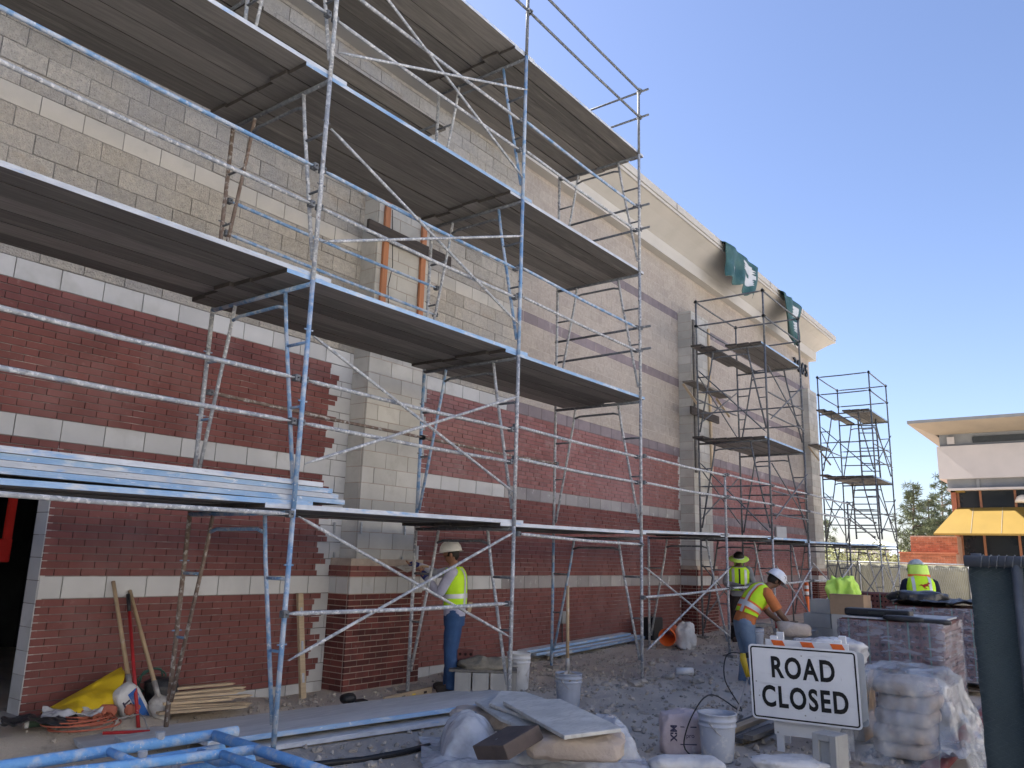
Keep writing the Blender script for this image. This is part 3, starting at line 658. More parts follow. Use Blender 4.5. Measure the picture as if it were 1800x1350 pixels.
def tool(name, label, top, bot, mh, kind='shovel', r=.019, hr=None, cat='tool', width=None):
    top, bot = Vector(top), Vector(bot); t = thing(name, label, cat, bot); d = (top-bot); 
    n = d.normalized(); L = d.length
    if kind == 'shovel':
        MB().tube([n*.34, n*(L*.6), d], r, 8, radii=[r*1.05, r, r*.95]).build('handle', mh, t, True)
        side = n.cross(Vector((0,-1,.2))).normalized(); fr = side.cross(n).normalized(); P = []
        for i in range(7):
            f = i/6; w = [.02,.055,.085,.105,.11,.11,.03][i] if False else [.0,.06,.09,.105,.108,.10,.02][i]
            P.append([n*(.30*f) + side*w*s + fr*(.022*(1-s*s)-.01+.03*(f-.5)**2) for s in (-1,-.5,0,.5,1)])
        mb = MB().grid(P); mb.tube([n*.26, n*.42], .021, 8); o = mb.build('blade', 'steel_worn', t, True)
        md = o.modifiers.new('s','SOLIDIFY'); md.thickness = .004
    return t
def rot_to(n, up=Vector((0,0,1))): return Vector(n).normalized().to_track_quat('Z','Y').to_matrix()
# --- doorway: bucket, red lift
p = unp(45, 1240, Z=.135); bucket((3.16, 8.55, .137), .15, .36, 'bucket_white', 'mortar-stained bucket just inside the dark doorway')
rl = thing('lift_platform', 'red lift machine standing inside the dark doorway', 'lift', (2.78, 9.6, .135))
for nm, b, m in (('chassis', (-1.2,.72,-.35,.5,.1,.5), 'red_machine'), ('deck_frame', (-1.2,1.0,-.25,.45,1.28,1.52), 'red_machine'), ('control_box', (.2,.62,-.28,-.1,1.55,2.1), 'black'), ('mast', (-.2,.35,0,.3,.5,1.28), 'dark_metal')):
    bevel(MB().box(*b).build(nm, m, rl), .015)
for x, y in ((.95,-.22),(.7,-.24),(.95,.4),(-.3,-.22)): MB().box(x-.035, x+.035, y-.03, y+.03, 1.5, 2.9).build('guard_post', 'red_machine', rl)
for z in (2.05, 2.85): MB().box(-1.2, 1.0, -.25, -.2, z-.03, z+.03).build('guard_bar', 'red_machine', rl)
for x in (-.8, .45): MB().lathe([(0,-.06),(.18,-.06),(.2,-.04),(.2,.04),(.18,.06),(0,.06)], 16, (x,-.36,.2), rot=Matrix.Rotation(pi/2,3,'X')).build('wheel', 'black', rl, True)
# --- pile against the wall on the left
def on(u, v, Y): return unp(u, v, Y=Y)
r0, r1 = on(90, 1243, 7.5), on(214, 1171, 7.62); l0, l1 = on(98, 1264, 7.2), on(196, 1247, 7.25); k0, k1 = Vector((r0.x+.05, 7.77, .16)), Vector((r1.x+.03, 7.77, .16))
mb = MB(); P = []
for i in range(41):
    f = i/40; row = []; a_, b_, c_2 = r0.lerp(r1, f), l0.lerp(l1, f), k0.lerp(k1, f); b_.z = max(b_.z, .15)+.03*math.sin(f*9); b_.y -= .05*math.sin(f*pi)
    for j in range(37):
        g = j/36
        if g < .6: t_ = g/.6; p_ = b_.lerp(a_, t_**.9); p_ += Vector((0,-.07,.02))*math.sin(t_*pi)
        else: p_ = a_.lerp(c_2, (g-.6)/.4)
        fold = .055*(crum(p_*Vector((1,1,1)), 4.5)-.4)+.02*(crum(p_, 11)-.4)+.03*math.sin((f*1.0+g*.8)*11)*math.sin(g*pi)
        row.append(p_ + Vector((0,-1,.5))*fold*(.25 if .5 < g < .7 else 1))
    P.append(row)
o = mb.grid(P).build('yellow_tarp', 'yellow_tarp', None, True, label='yellow plastic sheet heaped against the brick wall on the tool pile', cat='tarp')
md = o.modifiers.new('s','SOLIDIFY'); md.thickness = .005
# cement bag leaning on the pile
cb = on(232, 1243, 7.28); t = thing('cement_bag', 'white and blue printed cement bag leaning among the shovels', 'bag', cb)
tilt = Matrix.Rotation(math.radians(-38), 3, 'Y') @ Matrix.Rotation(math.radians(12), 3, 'X')
X_, Y_, Z_ = tilt @ Vector((.115,0,0)), tilt @ Vector((0,.075,0)), tilt @ Vector((0,0,.24))
crown(MB(), (0,0,0), X_, Y_, Z_, .45, .55, 24, 14, .06, 4, 7).build('sack', 'bag_white', t, True)
mb = MB(); P = []
for zf in np.linspace(-.75, .8, 8):
    P.append([X_*xf + Y_*(-1.03*(1-abs(xf)**3.6)**.28*(1-abs(zf)**4.5)**.2-.03) + Z_*zf for xf in np.linspace(-.1, .62, 6)])
mb.grid(P).build('blue_panel', 'blue_print', t, True)
fx = Z_.normalized(); fz = -X_.normalized(); fy = -(Y_.normalized())
Mx = Matrix((( fx.x, fz.x, fy.x, 0),(fx.y, fz.y, fy.y, 0),(fx.z, fz.z, fy.z, 0),(0,0,0,1)))
text_mesh('print', 'CEMENT', .085, .001, Matrix.Translation(-X_*.42 - Y_*1.06) @ Mx, 'ink', t, bold=.004)
# shovels and rake
tool('shovel', 'shovel with a pale wooden handle leaning left against the pale block course', on(199,1022,7.78), on(238,1268,7.2), 'wood_handle')
tool('shovel', 'shovel with a wooden handle and dirty blade, right of the red-handled rake', on(228,1038,7.78), on(292,1275,7.1), 'wood_handle')
ra, rb_ = on(225,1045,7.72), on(243,1283,7.0); rk = thing('rake', 'garden rake with a red handle leaning on the brick wall', 'rake', rb_)
MB().tube([(0,0,.02), (ra-rb_)*.86], .016, 8).build('handle', 'red_paint', rk, True); MB().tube([(ra-rb_)*.86, ra-rb_], .019, 8).build('grip', 'black', rk, True)
s_ = Vector((.6,-.75,0)).normalized()
h0, h1 = on(178,1308,6.95)-rb_, on(262,1298,6.75)-rb_; h0.z = max(h0.z, .03); h1.z = max(h1.z,.03)
MB().tube([h0, h1], .014, 6).build('head', 'red_paint', rk)
for i in range(14): q = h0.lerp(h1, (i+.5)/14); MB().tube([q, q+Vector((.02,-.03,-.055))], .004, 4).build('tine', 'steel_worn', rk)
MB().tube([h0.lerp(h1,.15), h0.lerp(h1,.3)+Vector((0,0,.11)), Vector((0,0,.13)), h0.lerp(h1,.85)+Vector((0,0,.10)), h0.lerp(h1,.98)], .006, 5).build('bow', 'steel_worn', rk, True)
# orange extension cord coil, terracotta scraps, cans, plastic sheets
pts = []; cc = on(140, 1296, 7.05); cc.z = .16
for i in range(260):
    a = i*.21; rr = .17+.05*math.sin(i*.045)+.03*noise.noise(Vector((i*.02,0,0))); pts.append((cc.x+math.cos(a)*rr*1.25+.03*math.sin(i*.03), cc.y+math.sin(a)*rr, .15+.02*(i//60)+.015*noise.noise(Vector((i*.11,3,0)))))
MB().tube(pts, .0065, 5).build('extension_cord', 'orange_cord', None, True, label='orange extension cord coiled on the floor by the tool pile', cat='cord')
for i, (u, v, s) in enumerate(((140,1262,.07),(188,1250,.075),(232,1268,.06))):
    q = on(u, v, 7.18); q.z = max(q.z, .2); mb = MB(); crown(mb, (0,0,0), (s,0,0), (0,s*.7,0), (0,0,s*.7), .8, .8, 12, 8, .5, i*3, 9)
    o = mb.build('terracotta_scrap', 'orange_terra', None, label=['broken orange scrap left of the square orange plate','broken orange scrap behind the square orange plate','broken orange scrap under the red rake handle'][i], cat='scrap'); o.location = q
q = on(172,1264,7.1); t = thing('outlet_plate', 'square orange plate with a grey hub on the tool pile', 'plate', q); bevel(MB().obox((0,0,0), (.055,0,0), (0,.008,.02), (0,-.02,.055)).build('plate', 'orange_terra', t), .006); MB().lathe([(0,.014),(.018,.014),(.02,0)], 10, (0,-.012,0), rot=Matrix.Rotation(pi/2+.3,3,'X')).build('hub', 'steel_worn', t)
for i, (u, v) in enumerate(((72,1265),(108,1258))):
    q = on(u, v, 7.2); q.z = .19; t = thing('drink_can', ['dark can with a white lid lying at the left of the tool pile','dark can with a white lid lying under the yellow sheet'][i], 'can', q, 0)
    R_ = Matrix.Rotation(pi/2, 3, 'Y') @ Matrix.Rotation(.3, 3, 'X'); MB().lathe([(0,.09),(.036,.09),(.036,-.085)], 14, rot=R_).build('body', 'green_can', t, True); MB().lathe([(.036,-.085),(.039,-.09),(.039,-.11),(.03,-.112),(0,-.112)], 14, rot=R_).build('lid', 'white_board', t, True)
def sheet(name, label, cx, cy, lx, ly, hf, m, seed=0, nx=60, ny=44, rz=0, cat='plastic sheet', th=.004, amp=.03, ns=4, edge=.12, off=.012, collapse=True):
    mb = MB(); P = []; cr, sr = math.cos(rz), math.sin(rz)
    for i in range(nx+1):
        row = []
        for j in range(ny+1):
            a, b = (i/nx-.5), (j/ny-.5)
            e = 1+edge*noise.noise(Vector((math.atan2(b, a)*1.3, seed, 1)))
            x, y = a*lx*e, b*ly*e; X, Y = cx+x*cr-y*sr, cy+x*sr+y*cr
            rg = 1-abs(noise.noise(Vector((X*ns, Y*ns, seed))))
            rg2 = 1-abs(noise.noise(Vector((X*ns*2.3, Y*ns*2.3, seed+7))))
            q_ = Vector((X, Y, seed*1.7)); z = max(hf(X, Y), G(X, Y)) + off + amp*1.6*crum(q_, ns*1.4) + amp*.7*crum(q_, ns*3.4)
            row.append((X+amp*.6*noise.noise(Vector((X*9, Y*9, seed+3))), Y+amp*.6*noise.noise(Vector((X*9, Y*9, seed+5))), z))
        P.append(row)
    o = mb.grid(P).build(name, m, None, True, label=label, cat=cat); md = o.modifiers.new('s','SOLIDIFY'); md.thickness = th; return o
def flat(x, y): return -1
q = on(55,1290,7.15); sheet('plastic_sheet', 'crumpled black plastic on the floor at the far left', q.x+.05, q.y, .55, .3, lambda x, y: .15, 'black_plastic', 2, 44, 30, -.5, amp=.05)
q = on(125,1272,7.15); sheet('plastic_sheet', 'crumpled white plastic between the cans and the orange cord', q.x, q.y, .45, .25, lambda x, y: .16, 'plastic_sheet', 5, 44, 30, -.4, amp=.06)
q = on(262,1185,7.62)
pts = [(q.x+.13*math.cos(i*.37)+.02*math.sin(i*1.3), q.y-.05-.06*math.sin(i*.37*1.0)*.5, q.z-.05+.11*math.sin(i*.37)) for i in range(70)]
MB().tube(pts, .008, 5).build('garden_hose', 'green_hose', None, True, label='dark green hose coiled against the wall behind the shovels', cat='hose')
q = on(285,1215,7.5); o = crown(MB(), (0,0,0), (.17,0,0), (0,.1,0), (0,0,.12), .7, .7, 16, 10, .35, 3, 6).build('dark_bag', 'black_plastic', None, True, label='dark bundle behind the right shovel at the wall', cat='bag'); o.location = q
# wooden stakes
for i in range(9):
    a = on(285+random.uniform(-8,22), 1214+i*4.6+random.uniform(-3,3), 7.45-i*.05); b = on(436+random.uniform(-26,12), 1207+i*4.9+random.uniform(-7,4), 7.42-i*.055)
    a.z = max(a.z, G(a.x,a.y)+.02+.02*(8-i)*.7); b.z = max(b.z, G(b.x,b.y)+.02+.02*(8-i)*.6); d = (b-a); n = d.normalized(); sv = Vector((-n.y, n.x, 0)).normalized()*.032; uv = n.cross(sv).normalized()*.011
    mb = MB().prism([a-a+sv+uv, a-a-sv+uv, a-a-sv-uv, a-a+sv-uv], d*.93); k = len(mb.v); mb.add([d*.93+sv+uv, d*.93-sv+uv, d*.93-sv-uv, d*.93+sv-uv, d], [(0,1,4),(1,2,4),(2,3,4),(3,0,4)])
    o = mb.build('wooden_stake', 'lumber', None, label='pointed wooden stake in the low pile at the wall', cat='stake', group='wooden stakes piled at the wall'); o.location = a
# levels
a, b = on(527,1043,7.76), on(532,1230,7.5); t = thing('spirit_level', 'wooden spirit level leaning upright against the brick wall', 'level', b); d = a-b
MB().obox(d/2, d/2, (0,.02,0), (.036,0,0)).build('body', 'lumber', t)
for f in (.2,.5,.82): MB().obox(d*f+Vector((0,-.022,0)), d.normalized()*.05, (0,.002,0), (.014,0,0)).build('vial', 'bucket_grey', t)
a, b = unp(674,1240,Z=.0), unp(757,1221,Z=.0); t = thing('spirit_level', 'wooden spirit level lying on edge at the foot of the brick pilaster', 'level', a); d = b-a; sv = Vector((-d.y,d.x,0)).normalized()
MB().obox(d/2+Vector((0,0,.045)), d/2, sv*.014, Vector((0,0,.042))).build('body', 'lumber', t)
for f in (.14,.38,.6,.85): MB().obox(d*f+Vector((0,0,.045))-sv*.0145, d.normalized()*.03, sv*.002, Vector((0,0,.013))).build('vial', 'yellow_tool' if f in (.14,.6) else 'hole_dark', t)
q = unp(612,1240,Z=.03); o = crown(MB(), (0,0,.0), (.085,-.03,0), (.03,.075,0), (0,0,.055), .9, .9, 18, 10, .15, 1, 8).build('cap', 'black', None, True, label='dark cap lying on the planks in front of the brick pilaster', cat='cap'); o.location = (q.x, q.y, .10); MB().obox((.12,-.04,-.03), (.07,-.02,0), (.02,.06,0), (0,0,.006)).build('brim', 'black', o)
# --- long planks on the ground
def gplank(a, b, w, z, label, group, edge='plank_edge_blue', th=.045):
    a, b = Vector(a), Vector(b); d = b-a; n = d.normalized(); sv = Vector((-n.y, n.x, 0))
    mb = MB().obox((0,0,0), d/2, sv*(w/2), Vector((0,0,th/2)), 0, {0:1, 1:2, 3:2, 4:3})
    mb.mi = [1,2,2,0,3,1]; o = mb.build('ground_plank', ['plank', edge, 'plank_edge_pale', 'plank_top_pale'], None, label=label, cat='plank', group=group); o.location = (a+b)/2+Vector((0,0,z)); bevel(o, .005, 1); return o
gp = 'planks lying on the ground'
gplank((3.45,6.70,.02),(7.45,5.98,.02), .30, .03, 'upper of the two long pale planks nearest the pilaster, lying on the ground', gp)
gplank((3.5,6.95,.02),(8.1,6.18,.02), .24, .03, 'long narrow blue-edged plank lying closest to the brick pilaster', gp)
gplank((3.6,6.42,.04),(7.6,5.72,.04), .30, .075, 'long pale plank lying across the others behind the first outer post', gp)
gplank((4.02,6.02,.03),(7.35,5.45,.03), .34, .09, 'wide pale plank with a blue edge lying nearest the white plastic', gp)
gplank((4.1,5.93,.0),(7.1,5.38,.0), .32, .035, 'dusty plank lying underneath the wide pale plank', gp, 'plank_edge_pale')
for i, (a, b) in enumerate((((10.9,7.62,.12),(14.4,7.60,.2)), ((11.2,7.48,.10),(14.6,7.52,.19)), ((10.7,7.66,.17),(14.1,7.66,.25)))):
    gplank(a, b, .2, .0, ['lower blue-edged plank lying along the foot of the brick wall','outer blue-edged plank lying along the foot of the brick wall','upper pale plank lying along the foot of the brick wall'][i], 'planks along the wall foot')
# --- blue scaffold frames stacked in the left foreground
def lying_frame(o0, ex, ey, z, label, m='tube_blue_bright'):
    t = thing('steel_frame', label, 'steel frame', (o0[0], o0[1], z)); ex, ey = Vector((*ex,0)).normalized(), Vector((*ey,0)).normalized(); W_, H_ = 1.5, 1.95
    f = lambda a, b: ex*a + ey*b
    for b in (0, W_): tube_obj('leg', [f(-H_, b), f(.09, b)], m, t, .0245)
    tube_obj('ledger', [f(-.03, 0), f(-.03, W_)], m, t, .023)
    for b, s in ((0,1),(W_,-1)):
        tube_obj('slanted_post', [f(-.04, b+s*.37), f(-.4, b+s*.31), f(-H_+.2, b+s*.03)], m, t, .02); tube_obj('rung', [f(-.5, b), f(-.5, b+s*.3)], m, t, .017)
        o = MB().lathe([(0,-.025),(.02,-.025),(.02,.025),(0,.025)], 10, f(-.28, b)+Vector((0,0,.02))).build('stud', 'tube_pale', t)
    tube_obj('tie_bar', [f(-.18, .36), f(-.18, W_-.36)], m, t, .018)
fa = unp(385,1290,d=3.7); fb = unp(0,1348,d=3.05); e1 = (fa-fb); e1.z = 0; e2 = Vector((e1.y, -e1.x, 0))
for i, (dx, dy) in enumerate(((0,0), (-.10,-.10), (.02,-.20))):
    lying_frame((fa.x+dx*e1.normalized().x-dy*0, fa.y+dx*e1.normalized().y+dy*.55), (e1.x, e1.y), (e2.x, e2.y), fa.z-.055*i, ['topmost blue scaffold frame of the stack in the left foreground', 'middle blue scaffold frame of the stack in the left foreground', 'lowest blue scaffold frame of the stack in the left foreground'][i])
tr = thing('timber_trestle', 'timber trestle carrying the stacked blue scaffold frames', 'trestle', (1.5, 2.75, 0))
for x in (-.7,.75): MB().box(x-.05,x+.05,-.75,.65,.54,.63).build('beam','lumber_dark',tr); [MB().box(x-.04,x+.04,y-.04,y+.04,-.02,.54).build('leg','lumber_dark',tr) for y in (-.6,.5)]
# --- mortar stand by the worker
ms = unp(840, 1228, Z=-.02)
def block(name, label, loc, rz=0, dims=(.39,.19,.19), group=None, m='block_grey', cores=True, cat='block', rx=0):
    lx, ly, lz = dims; mb = MB()
    if cores:
        t_ = .032; mb.box(-lx/2, lx/2, -ly/2, -ly/2+t_, 0, lz); mb.box(-lx/2, lx/2, ly/2-t_, ly/2, 0, lz)
        for x in (-lx/2, -t_/2, lx/2-t_): mb.box(x, x+t_, -ly/2+t_, ly/2-t_, 0.0015, lz-.0015)
    else: mb.box(-lx/2, lx/2, -ly/2, ly/2, 0, lz)
    o = mb.build(name, m, None, label=label, cat=cat, group=group); o.location = loc; o.rotation_euler = (rx, 0, rz); return o
gz = G(8.0, 6.3)
for i, (dx, dy, lab) in enumerate(((0,0,'left grey block under the mortar heap'), (.21,-.0,'middle grey block under the mortar heap'), (.42,-.02,'right grey block under the mortar heap'))):
    block('concrete_block', lab, (7.78+dx*.6+.0, 6.42-dx*.8, gz), math.radians(-53)+pi/2, (.39,.19,.30), 'blocks under the mortar board')
block('concrete_block', 'grey block standing beside the white bucket', (8.32, 6.15, gz), math.radians(37), (.19,.19,.36))
o = MB().obox((0,0,.012), (.24,-.32,0), (.16,.12,0), (0,0,.012)).build('mortar_board', 'plank', None, label='wooden mortar board on the grey blocks near the worker', cat='board'); o.location = (7.93, 6.24, gz+.305)
o = crown(MB(), (0,0,.03), (.19,-.26,0), (.15,.11,0), (0,0,.09), 1, 1, 26, 12, .5, 5, 9).build('mortar_heap', 'mortar', None, True, label='heap of fresh mortar on the board near the worker', cat='mortar'); o.location = (7.94, 6.22, gz+.33)
def cored_brick_mesh(lx=.194, lz=.092, ly=.092, name='brick', m=('brick_cored','hole_dark'), r=.019, n=3):
    mb = MB(); w = lx/n
    mb.add([(-lx/2,0,0),(lx/2,0,0),(lx/2,ly,0),(-lx/2,ly,0),(-lx/2,0,lz),(lx/2,0,lz),(lx/2,ly,lz),(-lx/2,ly,lz)], [(1,2,6,5),(3,0,4,7),(0,3,2,1),(4,5,6,7),(2,3,7,6)])
    for i in range(n):
        cx = -lx/2+w*(i+.5); cz = lz/2; sq = []; oc = []; ob = []
        for k in range(8):
            a = k*pi/4; s = 1/max(abs(math.cos(a)), abs(math.sin(a))); sq.append((cx+math.cos(a)*s*w/2, 0, cz+math.sin(a)*s*lz/2)); oc.append((cx+math.cos(a)*r, 0, cz+math.sin(a)*r)); ob.append((cx+math.cos(a)*r, .05, cz+math.sin(a)*r))
        mb.add(sq+oc, [(k,(k+1)%8,8+(k+1)%8,8+k) for k in range(8)], 0); mb.add(oc+ob, [(k,(k+1)%8,8+(k+1)%8,8+k) for k in range(8)], 1); mb.add(ob, [tuple(range(8))], 1)
    return mb.mesh(name, list(m))
CBM = cored_brick_mesh()
for i, (dz, dx) in enumerate(((0,0),(.094,.01))):
    o = obj('loose_brick', CBM, None, label=['lower cored red brick behind the mortar heap','upper cored red brick behind the mortar heap'][i], cat='brick', group='bricks behind the mortar'); o.location = (7.86+dx, 6.48, gz+.305+.0+dz+.025); o.rotation_euler = (0,0,math.radians(-50))
bucket((8.62, 6.22, gz), .15, .46, 'bucket_white', 'tall white bucket behind the second outer scaffold post')
# --- bucket with an upright shovel
q = unp(999, 1240, Z=.0); bz = G(q.x, q.y)
bucket((q.x, q.y, bz), .15, .37, 'bucket_grey', 'lavender grey bucket of mortar with a shovel standing in it', 'mortar')
tool('shovel', 'shovel with a long wooden handle standing upright in the grey bucket', unp(998,1030,d=proj((q.x,q.y,.5))[2]), (q.x-.02, q.y, bz+.12), 'wood_handle')
# --- stone slabs, bags and white plastic in the foreground
def slab(pts, th, m, label, name='stone_slab', cat='slab', zt=()):
    P = [Vector(p) for p in pts]; c = sum(P, Vector())/len(P); mb = MB().prism([p-c for p in P], (0,0,-th)); mb.f = [tuple(reversed(f)) for f in mb.f]
    o = mb.build(name, m, None, label=label, cat=cat, group='stone slabs in the foreground' if cat == 'slab' else None); o.location = c; bevel(o, .004, 1); return o
def zp(u, v, z): return unp(u, v, Z=z)
slab([zp(835,1232,.37), zp(872,1215,.40), zp(990,1262,.37), zp(1035,1287,.36), zp(950,1289,.34), zp(880,1262,.35)], .028, 'slab_stone', 'bottom stone slab with a curved edge in the foreground heap')
slab([zp(860,1236,.40), zp(880,1214,.425), zp(925,1216,.425), zp(1000,1243,.41), zp(1040,1275,.385), zp(940,1265,.38)], .028, 'slab_stone', 'middle stone slab with rounded corners in the foreground heap')
slab([zp(884,1232,.435), zp(985,1228,.445), zp(1075,1270,.425), zp(1092,1280,.42), zp(992,1293,.42)], .028, 'slab_stone', 'topmost large stone slab lying on the white plastic heap')
q = zp(900,1310,.28); o = MB().obox((0,0,0), (.165,-.035,.05), (.045,.175,-.035), (-.02,.012,.05)).build('paver', 'paver_brown', None, label='dark brown paver block tilted on the white plastic', cat='paver'); o.location = zp(893,1305,.30); bevel(o, .008, 2)
def bag(name, label, loc, ax, ay, az, m, e=.45, nz=.09, seed=1, cat='bag', txt=None):
    t = thing(name, label, cat, loc); crown(MB(), (0,0,0), ax, ay, az, e, .5, 64, 36, nz, seed, 5, cr=.22, cs=7).build('sack', m, t, True); return t
bag('cement_sack', 'beige paper cement sack under the stone slabs', zp(1010,1308,.27)+Vector((0,0,-.0)), (.20,-.27,0), (.17,.12,0), (0,0,.085), 'bag_paper', seed=3)
bag('cement_sack', 'tan folded sack under the left end of the stone slabs', zp(850,1262,.22), (.16,-.2,.0), (.13,.1,0), (0,0,.08), 'bag_paper', seed=9)
hh = [(zp(800,1300,.12), .34, .30), (zp(830,1330,.1), .30, .26), (zp(905,1315,.1), .25, .30), (zp(980,1335,.12), .26, .34), (zp(1060,1315,.1), .24, .26), (zp(1090,1300,.1), .2, .26)]
def hf(x, y):
    return max(h*max(0, 1-((x-c.x)**2+(y-c.y)**2)/(r*r))**.6 if (x-c.x)**2+(y-c.y)**2 < r*r else 0 for c, r, h in hh)
pc = zp(950,1330,.1)
mb = MB(); nx, ny = 170, 110; P = []; ux = (zp(1130,1345,.05)-zp(740,1345,.05)); ux.z = 0; Lx = ux.length; ux.normalize(); uy = Vector((-ux.y, ux.x, 0)); c0 = zp(935,1322,.05)
for i in range(nx+1):
    row = []
    for j in range(ny+1):
        x = (i/nx-.5)*Lx*1.05; y = (j/ny-.5)*1.25; p = Vector((c0.x, c0.y, 0)) + ux*x + uy*y
        a = crum(p, 3.6); b = crum(p+Vector((3,1,0)), 8); d_ = crum(p+Vector((9,1,0)), 17)
        left = max(0, 1-((x+.52)/.22)**2)*max(0, 1-((y-.06)/.36)**2)
        right = max(0, 1-((x-.66)/.16)**2)*max(0,1-((y-.05)/.45)**2)
        front = max(0, min(1, (.02-y)/.25)); mid = max(0, 1-((x-.2)/.42)**2)*max(0, 1-((y+.22)/.26)**2)
        h = .33*left**.6 + .27*right**.5 + .22*mid**.7 + .03*front
        ed = max(abs(x)/(Lx*.525), abs(y)/.62); h *= max(0, min(1, (1-ed)*6))
        z = G(p.x, p.y)+.012+h*(1-.35*a)+(.07*a+.05*b+.022*d_)*min(1, h*8+.3)
        if -.36 < x < .56 and y > -.06 and left < .05 and right < .08: z = min(z, .05)
        row.append(p + Vector((.03*noise.noise(p*6), .03*noise.noise(p*6+Vector((5,5,5))), z)))
    P.append(row)
o = mb.grid(P).build('plastic_sheet', 'plastic_sheet', None, True, label='crumpled white plastic sheeting around the stone slabs in the foreground', cat='plastic sheet'); md = o.modifiers.new('s','SOLIDIFY'); md.thickness = .003
MB().tube([unp(470,1352,Z=.02), unp(560,1343,Z=.03), unp(640,1335,Z=.02), unp(710,1322,Z=.03), unp(755,1311,Z=.03)], .024, 8).build('black_pipe', 'cable', None, True, label='black pipe lying on the dirt left of the white plastic', cat='pipe')
# --- items by the wall foot in the middle distance
q = unp(1152, 1122, Z=.12); o = bevel(MB().box(-.2,.2,-.12,.12,0,.42).build('black_case', 'black', None, label='black case standing at the wall foot left of the middle pilaster', cat='case'), .03, 3); o.location = (14.6, 7.35, .14); MB().tube([(-.06,0,.42),(-.05,0,.47),(.05,0,.47),(.06,0,.42)], .01, 6).build('handle', 'black', o, True)
o = MB().lathe([(.155,0),(.16,.02),(.10,.35),(.06,.7),(.045,.7),(.09,.35),(.14,.01),(.155,0)], 20, rot=Matrix.Rotation(math.radians(80), 3, 'Y') @ Matrix.Rotation(0,3,'X')).build('traffic_cone', 'orange_sheet', None, True, label='orange traffic cone lying on its side with its mouth to the camera', cat='cone')
o.location = (13.75, 6.65, .28); o.rotation_euler = (0,0,.25)
o = crown(MB(), (0,0,.2), (.19,0,0), (0,.15,0), (0,0,.22), .6, .8, 48, 32, .15, 7, 6, cr=.3, cs=7).build('mortar_bag', 'bag_white', None, True, label='crumpled white bag standing beside the lying orange cone', cat='bag'); o.location = (14.1, 6.45, .1)
o = MB().lathe([(0,-.12),(.05,-.12),(.05,.12),(.042,.12),(.042,0)], 14, rot=Matrix.Rotation(pi/2,3,'X') @ Matrix.Rotation(.7,3,'Y')).build('pipe_offcut', 'bucket_white', None, True, label='short white pipe offcut lying among clods of earth', cat='pipe'); o.location = unp(1203,1180,Z=.14)
q = unp(1295,1140,Z=.12); bucket((14.3, 5.25, .11), .17, .42, 'bucket_grey', 'dusty grey bucket at the fourth scaffold post')
o = MB().obox((0,0,0),(.3,-.2,0),(.1,.14,0),(0,0,.02)).build('mortar_board', 'plank', None, label='board laid on the bucket at the fourth scaffold post', cat='board'); o.location = (14.5,5.35,.56)
# --- mixing bucket, drill mixer, mix bags
q = unp(1262, 1338, Z=.0); bucket((q.x, q.y, G(q.x,q.y)), .155, .38, 'bucket_grey', 'large grey mixing bucket left of the road sign')
dz = .0; b0 = Vector((q.x+.06, q.y-.06, .12)); dpt = proj(tuple(b0))[2]
d1, d2 = unp(1306,1158,d=dpt+.95), unp(1315,1190,d=dpt+.85)
t = thing('mixer_drill', 'yellow drill mixer with its paddle shaft standing in the grey bucket', 'drill', b0)
MB().tube([Vector((0,0,0)), d2-b0], .009, 6).build('shaft', 'steel_worn', t, True)
MB().tube([d2-b0, (d1-b0)*.93+(d2-b0)*.07, d1-b0+Vector((0,0,.05))], .05, 12, radii=[.02,.032,.028]).build('motor', 'yellow_tool', t, True)
bevel(MB().obox(d1-b0+Vector((.06,-.08,.05)), (.05,-.06,.02), (.02,.015,0), (0,0,.025)).build('grip', 'black', t), .012)
MB().tube(smoothpts([d1-b0+Vector((0,0,.05)), d1-b0+Vector((-.1,.12,.03)), d1-b0+Vector((-.11,.14,-.2)), d2-b0+Vector((-.06,.05,-.3)), Vector((-.06,.1,.40)), Vector((-.2,.21,.25)), Vector((-.26,.27,.0)), Vector((-.22,.16,-.1))], [1]*8, 6)[0], .006, 6).build('power_cord', 'cable', t, True)
q = unp(1196, 1322, Z=0); t = bag('mix_bag', 'pinkish paper bag of mix standing left of the mixing bucket', Vector((q.x, q.y, .16)), (.10,-.135,0), (.10,.075,0), (0,0,.17), 'bag_pink', .35, .07, 2)
rt = Vector((.594,-.804,.0)).normalized(); bk = Vector((-.80,-.594,0)).normalized()
Mf = Matrix(((rt.x,0,bk.x,0),(rt.y,0,bk.y,0),(0,1,0,0),(0,0,0,1)))
text_mesh('print', 'MIX', .075, .001, Matrix.Translation(bk*.135 - rt*.085 + Vector((0,0,.02))) @ Mf @ Matrix.Rotation(-pi/2,4,'Z'), 'ink', t, bold=.003)
for a, b in (((-.03,.06),(.12,.08)), ((-.03,-.08),(.12,-.06))): MB().obox(bk*.13 + rt*((a[0]+b[0])/2) + Vector((0,0,(a[1]+b[1])/2)), rt*.07, bk*.004, Vector((0,0,.004))).build('print_line', 'ink', t)
text_mesh('print', 'pro', .05, .001, Matrix.Translation(bk*.135 + rt*.06 + Vector((0,0,0))) @ Mf, 'ink', t)
bag('mix_bag', 'half-empty paper bag lying in front of the pinkish mix bag', unp(1205,1348,Z=.06), (.16,-.2,0), (.09,.08,0), (0,0,.07), 'bag_white', .6, .2, 8)
bag('paper_sack', 'empty paper sack lying at the foot of the barricade', unp(1388,1345,Z=.06), (.17,-.23,0), (.11,.08,0), (0,0,.06), 'bag_white', .7, .25, 12)
